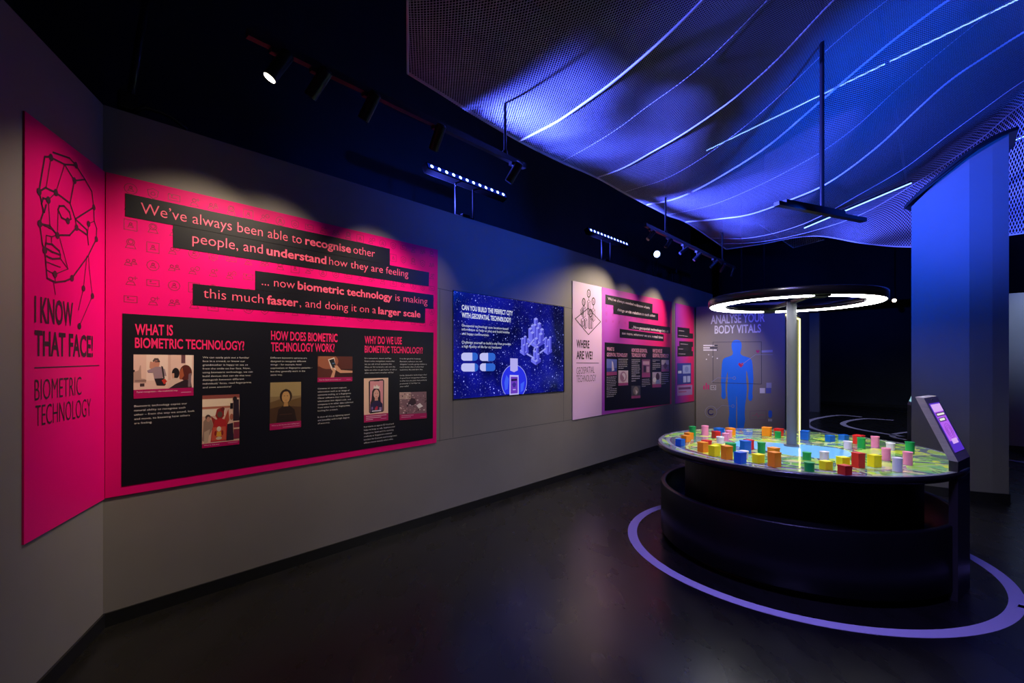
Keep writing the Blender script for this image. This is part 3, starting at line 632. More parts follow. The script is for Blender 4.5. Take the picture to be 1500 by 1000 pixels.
for x, y, r in ((148, 165, 30), (107, 235, 28), (186, 230, 28), (163, 325, 30)):
    pts = [w(x + r * .42 * math.cos(t), y + r * math.sin(t)) for t in [2 * math.pi * k / 14 for k in range(14)]]
    stroke(mb, LW, pts, 0.016, M_INK, K, True); stroke(mb, LW, [w(x - 2, y - 10), w(x + 2, y + 2), w(x, y + 12)], 0.012, M_INK, K)
    stroke(mb, LW, [w(x, y + r), w(x, y + r + 24)], 0.01, M_INK, K)
for x, y, wd, h in ((148, 330, 13, 100), (108, 350, 14, 70), (100, 420, 15, 40), (122, 440, 12, 60), (185, 380, 13, 80), (155, 445, 9, 90), (172, 445, 8, 70), (92, 330, 12, 30)):
    stroke(mb, LW, [w(x - wd, y), w(x, y + wd), w(x + wd, y), w(x + wd, y - h), w(x, y - h - wd), w(x - wd, y - h)], 0.006, M_INK, K, True); stroke(mb, LW, [w(x, y + wd), w(x, y + wd - h)], 0.006, M_INK, K); stroke(mb, LW, [w(x - wd, y - h), w(x, y - h + wd), w(x + wd, y - h)], 0.006, M_INK, K)
    for q in range(1, int(h / 8)): stroke(mb, LW, [w(x - wd, y - q * 8), w(x, y + wd - q * 8)], 0.004, M_INK, K)
mb.build('city_drawing', P)
mb = MB(); text(mb, LW, 'WHERE', *w(48, 605), *w(153, 611), 11.6, M_INK, K, 1); text(mb, LW, 'ARE WE?', *w(48, 697), *w(180, 700), 11.8, M_INK, K, 1); mb.build('heading', P)
mb = MB(); stroke(mb, LW, [w(48, 730), w(230, 732)], 0.007, M_INK, K); mb.build('divider_line', P)
mb = MB(); text(mb, LW, 'GEOSPATIAL', *w(48, 823), *w(195, 812), 10, M_INK, K, -1); text(mb, LW, 'TECHNOLOGY', *w(48, 888), *w(207, 878), 10, M_INK, K, -1); mb.build('subheading', P)

g = lambda x, y: (830 + x / 4.545, 400 + y / 4.545)
P = thing('graphic_panel', 'purple to pink panel with black banners beside the pale lilac panel', 'wall panel', LW.at(932, 599))
sA, sB = LW.px(881, 500)[0], LW.px(983, 500)[0]
M_GRAD = gradient('purple_pink_vinyl', (0.40, 0.06, 0.55), (0.82, 0.006, 0.17), LW, sA, sB)
mb = MB(); slab(mb, LW, [(881.2, 420.4), (983.3, 442.3), (983, 591.4), (881.2, 607.4)], 0.0005, 0.008, M_GRAD); set_blend(mb.build('backing_board', P), LW, sA, sB)
mb = MB(); mic = mat((0.40, 0.02, 0.22), .5)
for i in range(4):
    z = LW.px(960, 452 + i * 9)[1]
    for j in range(12):
        s = sA + (sB - sA) * (0.05 + j * 0.078); icon(mb, LW, s, z, 0.022, (i + j) % 8, 0.0085, mic, 0.003)
mb.build('icon_pattern', P)
for q in ([(255, 142), (568, 205), (568, 262), (255, 205)], [(308, 210), (607, 270), (607, 316), (308, 271)], [(410, 320), (687, 360), (687, 402), (410, 370)], [(350, 370), (642, 408), (642, 453), (350, 428)]):
    mb = MB(); slab(mb, LW, [g(*p) for p in q], 0.0086, 0.0105, M_NAVY); mb.build('banner', P)
K = 0.0118; MT = mat((0.80, 0.62, 0.78), .5)
h2 = lambda x, y: (880 + x / 10, 420 + y / 10)
for segs in ([('We’ve always needed to', 95, 190, 515, 285, 0), ('know', 520, 287, 610, 307, 1), ('where', 618, 309, 705, 326, 0)], [('things are', 232, 352, 405, 385, 0), ('in relation', 412, 387, 583, 413, 1), ('to each other', 592, 415, 790, 445, 0)],
             [('...Now', 445, 605, 548, 618, 0), ('geospatial technology', 555, 619, 882, 658, 1), ('lets us', 890, 660, 980, 668, 0)], [('see more, wherever we are, in', 302, 695, 765, 745, 0), ('real time', 772, 746, 900, 758, 1)]):
    mb = MB()
    for t, a, b, c, d, bo in segs: text(mb, LW, t, *h2(a, b), *h2(c, d), 4.0, MT, K, bo)
    mb.build('banner_text', P)
mb = MB(); slab(mb, LW, [g(250, 460), g(687, 493), g(685, 870), g(250, 916)], 0.0086, 0.0105, M_NAVY); mb.build('text_board', P)
MH = mat((0.80, 0.34, 0.55), .5)
for i_, (t, a, b, c, d) in enumerate((('WHAT IS', 263, 515, 312, 518), ('GEOSPATIAL TECHNOLOGY?', 263, 553, 400, 557), ('HOW DOES GEOSPATIAL', 428, 524, 532, 528), ('TECHNOLOGY WORK?', 428, 556, 524, 559), ('WHY DO WE USE', 568, 528, 632, 530), ('GEOSPATIAL TECHNOLOGY?', 568, 559, 675, 562))):
    if i_ % 2 == 0: mb = MB()
    text(mb, LW, t, *g(a, b), *g(c, d), 5.4, MH, K, 1)
    if i_ % 2: mb.build('heading', P)
mt = mat((0.55, 0.50, 0.56), .5)
for a, b, c, d, r in ((340, 575, 405, 635, 6), (262, 695, 330, 765, 7), (262, 775, 330, 825, 5), (428, 578, 488, 600, 3), (428, 615, 488, 680, 6), (428, 690, 488, 720, 3), (497, 710, 552, 755, 5), (568, 580, 620, 590, 2), (568, 605, 620, 640, 4), (627, 672, 677, 738, 6)):
    mb = MB(); greek(mb, LW, *g(a, b), *g(c, d), r, mt, K, a + b); mb.build('paragraph', P)
def small(fn, q):
    pc = Picture(LW, [g(*p) for p in q], 0.0112); fn(pc); pc.mb.build('photo_print', P)
C2_ = '#a8487c'
small(lambda p: (p.R(0, 0, 1, .8, '#6a74c8'), p.R(0, .55, 1, .8, '#3c4a9c'), p.P([(.5, .1), (.62, .2), (.75, .7), (.5, .74)], '#d8c8d8'), p.R(0, .78, 1, 1, C2_)), [(262, 570), (330, 573), (330, 678), (262, 682)])
small(lambda p: (p.R(0, 0, 1, .82, '#d8c0cc'), p.E(.5, .42, .34, .36, '#b08098'), p.E(.52, .4, .22, .24, '#dcc8d0'), p.P([(.3, .2), (.6, .5), (.5, .7), (.2, .6)], '#a87890'), p.R(0, .82, 1, 1, C2_)), [(340, 647), (405, 648), (405, 745), (340, 749)])
small(lambda p: (p.R(0, 0, 1, .76, '#7c4a6e'), p.R(.1, .1, .9, .3, '#c49ab4'), p.R(.2, .35, .5, .7, '#2e1c34'), p.R(.55, .4, .9, .72, '#b890a8'), p.R(0, .76, 1, 1, C2_)), [(497, 573), (552, 574), (552, 692), (497, 694)])
small(lambda p: (p.R(0, 0, 1, .8, '#4c4a54'), p.E(.5, .4, .3, .34, '#8a7c74'), p.P([(.45, .3), (.7, .5), (.5, .7)], '#e0d0c8'), p.R(0, .8, 1, 1, C2_)), [(427, 749), (487, 748), (487, 830), (427, 834)])
small(lambda p: (p.R(0, 0, 1, .8, '#c8b8cc'), p.R(0, .4, 1, .8, '#8a6a8c'), p.P([(.5, .2), (.8, .5), (.5, .8), (.2, .5)], '#5a3a5c'), p.R(0, .8, 1, 1, C2_)), [(627, 577), (677, 578), (677, 653), (627, 656)])
small(lambda p: (p.R(0, 0, 1, .78, '#c4b0c4'), p.E(.6, .3, .22, .26, '#4a3040'), p.P([(.35, .8), (.4, .5), (.8, .5), (.9, .8)], '#8c98c8'), p.E(.25, .5, .2, .16, '#ece4ec'), p.R(0, .78, 1, 1, C2_)), [(567, 659), (625, 658), (625, 758), (567, 761)])

P = thing('graphic_panel', 'narrow purple to red panel at the far end of the long wall', 'wall panel', LW.at(1002, 589))
sA, sB = LW.px(988.8, 500)[0], LW.px(1016, 500)[0]
mb = MB(); M_GRAD2 = gradient('violet_red_vinyl', (0.30, 0.04, 0.48), (0.78, 0.006, 0.14), LW, sA, sB)
slab(mb, LW, [(988.8, 443.8), (1016, 449.8), (1016, 587), (988.8, 591.2)], 0.0005, 0.008, M_GRAD2); set_blend(mb.build('backing_board', P), LW, sA, sB)
for q in ([(735, 358), (815, 367), (815, 402), (735, 397)], [(735, 395), (838, 402), (838, 435), (735, 430)], [(747, 452), (838, 456), (838, 490), (747, 487)], [(735, 485), (830, 488), (830, 520), (735, 520)], [(735, 518), (838, 519), (838, 552), (735, 554)]):
    mb = MB(); slab(mb, LW, [g(*p) for p in q], 0.0086, 0.0105, M_NAVY); mb.build('banner', P)
for q in ((742, 383, 808, 383), (742, 415, 830, 415), (755, 472, 830, 472), (742, 505, 824, 505), (742, 538, 830, 538)): mb = MB(); greek(mb, LW, *g(q[0], q[1]), *g(q[2], q[3]), 1, MT, K, q[1]) or mb.build('banner_text', P)
pc = Picture(LW, [g(733, 599), g(826, 597), g(826, 735), g(733, 742)], 0.0095)
pc.R(0, 0, 1, 1, '#2a3a9a'); pc.R(.38, .1, .95, .5, '#9aa8e0'); pc.R(.42, .62, .64, .92, '#b0bce8'); pc.R(.7, .62, .93, .92, '#b0bce8'); pc.R(.06, .36, .3, .48, '#c8d0f0'); pc.E(.66, .3, .14, .14, '#7c8ccc'); pc.mb.build('photo_print', P)
pc = Picture(LW, [g(733, 748), g(833, 742), g(833, 808), g(733, 816)], 0.0095); pc.R(0, 0, 1, 1, '#b08cc8'); pc.R(.08, .2, .9, .42, '#6a3a78'); pc.R(.08, .6, .6, .68, '#b8407c'); pc.mb.build('caption_label', P)

# ================================================================== BOOTH WALL: body graphic
P = thing('wall_graphic', 'blue life-size body outline with vital sign icons on the booth wall', 'wall graphic', VW.pt(0.77, 0.02))
v = lambda x, y: (1010 + x / 4.35, 410 + y / 4.35)
K = 0.002; MV = mat((0.70, 0.68, 0.74), .5); M_BODY = mat((0.004, 0.15, 0.80), .5, name='blue_vinyl')
mb = MB(); text(mb, VW, 'ANALYSE YOUR', *v(136, 279), *v(480, 264), 12.2, MV, K, 1); text(mb, VW, 'BODY VITALS', *v(160, 341), *v(456, 333), 11.6, MV, K, 1); mb.build('heading', P)
body = [(300, 380), (318, 384), (330, 396), (333, 420), (330, 440), (325, 458), (326, 472), (340, 482), (365, 490), (388, 498), (398, 515), (402, 540), (405, 580), (407, 630), (404, 680), (401, 720), (404, 745), (396, 768), (384, 771), (374, 758), (374, 730), (378, 690), (376, 640), (368, 590), (362, 575), (361, 630), (366, 690), (362, 750), (354, 800), (352, 850), (355, 890), (347, 940), (338, 990), (336, 1040), (344, 1062), (306, 1062), (308, 1000), (304, 940), (304, 880), (303, 800), (301, 740), (299, 740), (298, 800), (297, 880), (298, 940), (294, 1000), (296, 1062), (254, 1062), (268, 1040), (262, 990), (252, 940), (248, 890), (254, 850), (250, 800), (243, 750), (240, 690), (244, 630), (244, 580), (238, 600), (230, 650), (229, 700), (233, 735), (228, 755), (212, 758), (203, 742), (205, 700), (201, 650), (203, 590), (207, 535), (212, 508), (226, 495), (250, 488), (270, 480), (276, 470), (276, 456), (270, 440), (267, 415), (271, 395), (283, 384)]
mb = MB(); poly_px(mb, VW, [v(*p) for p in body], M_BODY, K); mb.build('body_silhouette', P)
def vp(name, fn):
    mb = MB(); fn(mb); mb.build(name, P)
dk, mg, lb = mat((0.03, 0.03, 0.06), .5), mat((0.55, 0.02, 0.16), .5), mat((0.32, 0.33, 0.50), .5)
vp('frame_outline', lambda m: stroke(m, VW, [v(150, 396), v(458, 393), v(459, 662), v(150, 654)], 0.008, dk, K + .001, True))
def bars(m):
    for y, xm in ((417, 158), (432, 130), (446, 174)):
        poly_px(m, VW, [v(88, y - 4), v(xm, y - 4), v(xm, y + 4), v(88, y + 4)], MV, K); poly_px(m, VW, [v(xm, y - 4), v(180, y - 4), v(180, y + 4), v(xm, y + 4)], dk, K)
    for x, y in ((122, 476), (148, 489), (177, 499), (108, 505)): s, z = VW.px(*v(x, y)); disc_sz(m, VW, s, z, .012, MV, K, 10)
vp('bar_icon', bars)
heart = lambda m, x, y, r, c, k: poly_px(m, VW, [v(x, y + r), v(x - r, y - r * .1), v(x - r * .8, y - r * .75), v(x - r * .35, y - r * .8), v(x, y - r * .35), v(x + r * .35, y - r * .8), v(x + r * .8, y - r * .75), v(x + r, y - r * .1)], c, k)
vp('heart_icon', lambda m: (heart(m, 328, 541, 17, mat((0.42, 0.01, 0.10), .5), K + .002), stroke(m, VW, [v(334, 540), v(420, 475), v(530, 475)], .006, lb, K + .003)))
vp('heart_icon', lambda m: (heart(m, 435, 455, 12, mat((0.42, 0.01, 0.14), .5), K), poly_px(m, VW, [v(460, 448), v(530, 445), v(530, 459), v(460, 462)], lb, K)))
vp('pointer_line', lambda m: (stroke(m, VW, [v(140, 650), v(180, 623), v(276, 624)], .006, lb, K + .003), stroke(m, VW, [v(286 + 9 * math.cos(t), 624 + 9 * math.sin(t)) for t in [k * .63 for k in range(10)]], .006, lb, K + .003, True)))
vp('pointer_line', lambda m: (stroke(m, VW, [v(168, 830), v(208, 798), v(266, 803)], .006, lb, K + .003), stroke(m, VW, [v(277 + 9 * math.cos(t), 803 + 9 * math.sin(t)) for t in [k * .63 for k in range(10)]], .006, lb, K + .003, True)))
vp('chart_icon', lambda m: [poly_px(m, VW, [v(x, y), v(x + 8, y), v(x + 8, 697), v(x, 697)], mg, K) for x, y in ((88, 672), (103, 655), (117, 667))] and None)
vp('pulse_icon', lambda m: (stroke(m, VW, [v(136, 672), v(168, 672), v(168, 699), v(136, 699)], .006, MV, K, True), stroke(m, VW, [v(141, 686), v(149, 686), v(153, 679), v(158, 692), v(164, 686)], .005, MV, K)))
vp('ring_icon', lambda m: (stroke(m, VW, [v(137 + 37 * math.cos(t), 840 + 37 * math.sin(t)) for t in [k * .2618 for k in range(24)]], .007, lb, K, True), stroke(m, VW, [v(137 + 18 * math.cos(t), 840 + 18 * math.sin(t)) for t in [.7 + k * .25 for k in range(20)]], .018, mat((0.05, 0.03, 0.25), .5), K)))
def squares(m):
    for x, y, c in ((490, 654, lb), (448, 688, MV), (487, 688, mat((0.08, 0.10, 0.40), .5))): poly_px(m, VW, [v(x, y), v(x + 33, y), v(x + 33, y + 33), v(x, y + 33)], c, K)
vp('square_icon', squares)
vp('pill_icon', lambda m: (poly_px(m, VW, [v(503, 836), v(514, 828), v(526, 836), v(527, 868), v(516, 880), v(503, 870)], mat((0.01, 0.13, 0.7), .5), K), [poly_px(m, VW, [v(x, 884), v(x + 5, 884), v(x + 5, 900), v(x, 900)], MV, K) for x in (503, 512, 521)]))
vp('monitor_icon', lambda m: (stroke(m, VW, [v(386, 836), v(488, 832), v(488, 890), v(386, 888)], .005, mat((0.16, 0.06, 0.16), .5), K, True), stroke(m, VW, [v(400, 862), v(420, 862), v(428, 848), v(438, 874), v(446, 860), v(475, 860)], .005, mg, K)))
# light strip on the return
ts = RW.px(1170.3, 560)[0]
P = thing('light_strip', 'glowing yellow-white light strip edging the doorway beside the booth', 'light strip', RW.pt(ts, 0.0, 0.01))
M_STRIP = mat((1.0, 0.95, 0.30), .4, 0, 3.0, name='strip_glow')
mb = MB(); mb.prism([RW.pt(ts - .02, 0.06, 0.004), RW.pt(ts + .02, 0.06, 0.004), RW.pt(ts + .02, 2.36, 0.004), RW.pt(ts - .02, 2.36, 0.004)], RW.pt(0, 0, .02) - RW.pt(0, 0), M_STRIP); mb.build('upright_strip', P)
mb = MB(); mb.prism([RW.pt(0.02, 2.335, 0.004), RW.pt(ts - .02, 2.335, 0.004), RW.pt(ts - .02, 2.36, 0.004), RW.pt(0.02, 2.36, 0.004)], RW.pt(0, 0, .02) - RW.pt(0, 0), M_STRIP); mb.build('head_strip', P)

# ================================================================== FLOOR MARKINGS
M_LINE = mat((0.62, 0.56, 0.72), 0.45, name='floor_line')
TC = Vector((2.29, 3.87)); TH = 0.811
mb = MB(); mb.ring(TC, 1.225, 1.303, 0.0, 0.002, M_LINE, n=128)
tag(mb.build('floor_ring'), 'pale lilac ring on the dark floor around the round table', 'floor marking')
def floor_line(pts, wpx, label):
    P = [floor_at(*p) for p in pts]; Q = []
    for i in range(len(P) - 1):                      # Catmull-Rom through the measured points
        a, b, c, d = P[max(i - 1, 0)], P[i], P[i + 1], P[min(i + 2, len(P) - 1)]
        for k in range(6):
            t = k / 6; Q.append(0.5 * ((2 * b) + (c - a) * t + (2 * a - 5 * b + 4 * c - d) * t * t + (3 * b - a - 3 * c + d) * t ** 3))
    Q.append(P[-1]); mb = MB(); n = len(Q); vs = []
    for i, q in enumerate(Q):
        d = (Q[min(i + 1, n - 1)] - Q[max(i - 1, 0)]).normalized(); s = Vector((-d.y, d.x, 0)) * wpx / 2
        vs += [q - s, q + s]
    up = [x + Vector((0, 0, 0.002)) for x in vs]
    mb.add(vs + up, [[2 * n + 2 * i, 2 * n + 2 * i + 2, 2 * n + 2 * i + 3, 2 * n + 2 * i + 1] for i in range(n - 1)] + [[2 * i, 2 * i + 2, 2 * n + 2 * i + 2, 2 * n + 2 * i] for i in range(n - 1)] + [[2 * i + 1, 2 * n + 2 * i + 1, 2 * n + 2 * i + 3, 2 * i + 3] for i in range(n - 1)], M_LINE)
    return tag(mb.build('floor_line'), label, 'floor marking')
floor_line([(1262, 610.5), (1231, 608), (1205, 611), (1187, 615.5), (1182, 620), (1186, 625), (1202, 630.5), (1229, 637)], 0.12, 'curved pale floor line just right of the glowing door strip, outermost of the far rings')
floor_line([(1309, 615.4), (1272, 613), (1250, 615), (1238, 618), (1235, 621), (1243, 625), (1268, 630.5), (1306, 636.5), (1322, 639)], 0.12, 'curved pale floor line in the middle of the far rings behind the table')
floor_line([(1345, 632), (1327, 633), (1312, 635.3), (1307, 638), (1312, 641), (1328, 644)], 0.10, 'short curved pale floor line at the foot of the far kiosk')
floor_line([(1478, 673.5), (1500, 677), (1530, 682)], 0.05, 'thin straight pale floor line behind the column at the right edge')
floor_line([(1491, 887), (1500, 889.5), (1530, 897)], 0.045, 'thin tail line running right from the ring around the table')

# ================================================================== ROUND TABLE
def map_material():
    m = bpy.data.materials.new('city_map'); m.use_nodes = True
    nt = m.node_tree; N = nt.nodes; L = nt.links; b = N['Principled BSDF']
    tc = N.new('ShaderNodeTexCoord'); mp = N.new('ShaderNodeMapping'); mp.inputs['Rotation'].default_value = (0, 0, .5); L.new(tc.outputs['Object'], mp.inputs['Vector'])
    def voro(scale, feat='F1'):
        v = N.new('ShaderNodeTexVoronoi'); v.feature = feat; v.inputs['Scale'].default_value = scale; v.distance = 'MANHATTAN' if feat == 'F1' else v.distance
        L.new(mp.outputs['Vector'], v.inputs['Vector']); return v
    v1 = voro(9); sp = N.new('ShaderNodeSeparateColor'); L.new(v1.outputs['Color'], sp.inputs['Color'])
    cr = N.new('ShaderNodeValToRGB'); cr.color_ramp.interpolation = 'CONSTANT'; el = cr.color_ramp.elements
    cols = [(0.0, (.16, .42, .06)), (.22, (.34, .62, .07)), (.42, (.20, .48, .16)), (.56, (.72, .80, .06)), (.70, (.48, .66, .12)), (.86, (.70, .62, .28)), (.93, (.30, .52, .34))]
    el[0].position = 0; el[0].color = (*cols[0][1], 1); el[1].position = cols[1][0]; el[1].color = (*cols[1][1], 1)
    for p, c in cols[2:]: e = el.new(p); e.color = (*c, 1)
    L.new(sp.outputs['Red'], cr.inputs['Fac'])
    v2 = voro(2.6, 'DISTANCE_TO_EDGE'); mr = N.new('ShaderNodeMapRange'); mr.inputs['From Min'].default_value = .045; mr.inputs['From Max'].default_value = .06; L.new(v2.outputs['Distance'], mr.inputs['Value'])
    mx = N.new('ShaderNodeMix'); mx.data_type = 'RGBA'; mx.inputs['A'].default_value = (.13, .17, .19, 1); L.new(mr.outputs['Result'], mx.inputs['Factor']); L.new(cr.outputs['Color'], mx.inputs['B'])
    v3 = voro(5, 'DISTANCE_TO_EDGE'); mr3 = N.new('ShaderNodeMapRange'); mr3.inputs['From Min'].default_value = .018; mr3.inputs['From Max'].default_value = .03; L.new(v3.outputs['Distance'], mr3.inputs['Value'])
    mx3 = N.new('ShaderNodeMix'); mx3.data_type = 'RGBA'; mx3.inputs['A'].default_value = (.44, .56, .22, 1); L.new(mr3.outputs['Result'], mx3.inputs['Factor']); L.new(mx.outputs['Result'], mx3.inputs['B'])
    L.new(mx3.outputs['Result'], b.inputs['Base Color']); b.inputs['Roughness'].default_value = 0.035; b.inputs['Specular IOR Level'].default_value = 0.6
    return m
M_MAP = map_material()
TABLE = thing('round_table', 'round black exhibit table with a glossy green city map top', 'table', (TC.x, TC.y, 0))
M_RIM = mat((0.22, 0.23, 0.27), 0.12, name='glass_rim')
mb = MB(); mb.lathe(TC, [(0.0, TH - 0.058), (1.00, TH - 0.058), (1.035, TH - 0.05), (1.05, TH - 0.03), (1.05, TH - 0.014), (1.046, TH - 0.004), (1.04, TH - 0.001), (0.0, TH - 0.001)], M_BLACKM, 128); mb.build('tabletop', TABLE)
mb = MB(); mb.ring(TC, 1.012, 1.041, TH - 0.001, TH + 0.0005, M_RIM, n=128); mb.build('glass_edge', TABLE)
mb = MB(); mb.ring(TC, 0.0, 1.012, TH - 0.001, TH, M_MAP, n=128); mp_ = mb.build('map_print', TABLE)
lake = [(1073, 649), (1085, 645.5), (1105, 646), (1123, 647), (1150, 649.5), (1190, 652), (1225, 656), (1240, 659.5), (1248, 664), (1245, 668), (1230, 671.5), (1200, 671), (1180, 669), (1160, 667), (1143, 664), (1118, 659), (1090, 655), (1076, 652.5)]
M_LAKE = mat((0.20, 0.55, 0.90), 0.035, 0, 0, .6, name='lake_print')
mb = MB(); mb.poly([floor_at(x, y, TH + 0.0006) for x, y in reversed(lake)], M_LAKE); mb.build('lake_print', mp_)
mb = MB(); mb.ring(TC, 0.945, 0.972, TH + 0.0004, TH + 0.0006, mat((.40, .40, .44), .1), math.radians(150), math.radians(262), 48); mb.ring(TC, 0.905, 0.945, TH + 0.0004, TH + 0.0006, mat((.10, .11, .16), .1), math.radians(150), math.radians(262), 48); mb.build('road_print', mp_)
mb = MB(); mb.ring(TC, 0.60, 0.82, 0.06, TH - 0.058, M_BLACK, n=96, smooth=False); mb.build('pedestal', TABLE)
M_SKIRT = noisy('dark_laminate', (0.004, 0.004, 0.005), (0.006, 0.006, 0.008), 3, 0.36, spec=0.3)
mb = MB(); mb.lathe(TC, [(0.965, 0.05), (1.012, 0.05), (1.02, 0.06), (1.02, 0.46), (1.016, 0.47), (0.985, 0.47), (0.98, 0.46), (0.98, 0.24), (0.80, 0.24)], M_SKIRT, 128); mb.build('bench_skirt', TABLE)
mb = MB(); mb.ring(TC, 0.70, 0.93, 0.0, 0.06, M_BASE, n=96); mb.build('plinth', TABLE)

# ring lamp on its pole
RZ = 1.968
LAMP = thing('ring_lamp', 'glowing white ring lamp on a round grey pole rising from the table centre', 'lamp', (TC.x, TC.y, TH))
M_POLE = mat((0.16, 0.17, 0.19), 0.38, 0.5, name='pole_metal')
M_GLOW = mat((1.0, 1.0, 0.97), 0.4, 0, 32.0, name='ring_glow')
mb = MB(); mb.cyl((TC.x, TC.y, TH + 0.0006), (TC.x, TC.y, RZ + 0.02), 0.037, M_POLE, 32); mb.cyl((TC.x, TC.y, TH + 0.0006), (TC.x, TC.y, TH + 0.012), 0.055, M_POLE, 32); mb.build('pole', LAMP)
mb = MB(); mb.lathe(TC, [(0.495, RZ + 0.0), (0.49, RZ + 0.004), (0.49, RZ + 0.06), (0.625, RZ + 0.065), (0.63, RZ + 0.06), (0.63, RZ - 0.002), (0.618, RZ - 0.002), (0.618, RZ + 0.004), (0.495, RZ + 0.004)], M_BLACKM, 128, True); mb.build('ring_housing', LAMP)
ga, gb = math.radians(-103), math.radians(79.5); hw = math.radians(6)
for a0, a1 in ((ga + hw, gb - hw), (gb + hw, ga + 2 * math.pi - hw)):
    mb = MB(); mb.ring(TC, 0.518, 0.612, RZ - 0.004, RZ + 0.003, M_GLOW, a0, a1, 72); mb.build('diffuser', LAMP)
for a in (ga, gb):
    mb = MB(); d = Vector((math.cos(a), math.sin(a), 0)); c = Vector((TC.x, TC.y, RZ + 0.022)); mb.box(c + d * 0.265, d * 0.235, d.cross(Vector((0, 0, 1))) * 0.018, (0, 0, 0.012), M_BLACK); mb.box(c + d * 0.56 - Vector((0, 0, .026)), d * 0.06, d.cross(Vector((0, 0, 1))) * 0.05, (0, 0, 0.008), M_BLACK); mb.build('arm', LAMP)

# ---------------------------------------------------------------- tokens on the map
TOK = dict(orange='#f08a0c', yellow='#f2e60a', red='#d2201c', blue='#0a62c8', green='#0f9a46', pink='#f08cae', white='#dcd6de')
def token(kind, col, xl, xr, yt, yb, label, rot=0.0, group=None):
    xm = (xl + xr) / 2; a = (xm - HX) / FPX; az = math.atan(a); hdir = Vector((math.sin(az), math.cos(az)))
    Zn = FPX * (CAMH - TH) / (yb - HY)
    near = Vector((a * Zn, Zn)); D = (xr - xl) * (Zn + .05) * math.cos(az) / FPX
    r = D / 2 * 0.97
    ctr = near + hdir * r
    zt = CAMH - (yt - HY) / FPX * (ctr.y + r * .55)
    h = max(zt - TH, 0.035)
    t = thing('token', label, 'token', (ctr.x, ctr.y, TH + 0.0008), group)
    m = mat(TOK[col], 0.42); z0 = TH + 0.0008; lid = 0.010
    if kind == 'cyl':
        mb = MB(); mb.cyl((ctr.x, ctr.y, z0), (ctr.x, ctr.y, z0 + h - lid), r * .93, m, 28); mb.build('body', t)
        mb = MB(); mb.cyl((ctr.x, ctr.y, z0 + h - lid), (ctr.x, ctr.y, z0 + h), r, m, 28); mb.build('lid', t)
    else:
        th = az * -1 + math.radians(45 + rot); k = abs(math.cos(math.radians(45 + rot))) + abs(math.sin(math.radians(45 + rot))); s = D / 2 / k
        ux, uy = Vector((math.cos(th), math.sin(th), 0)), Vector((-math.sin(th), math.cos(th), 0))
        c = near + hdir * s * k
        t.location = (c.x, c.y, z0); ORG[t.name] = (c.x, c.y, z0)
        mb = MB(); mb.box((c.x, c.y, z0 + (h - lid) / 2), ux * s * .95, uy * s * .95, (0, 0, (h - lid) / 2), m, 0.0015); mb.build('body', t)
        mb = MB(); mb.box((c.x, c.y, z0 + h - lid / 2), ux * s, uy * s, (0, 0, lid / 2), m, 0.0015); mb.build('lid', t)
    return t
GB, GC = 'box tokens on the table map', 'round tokens on the table map'
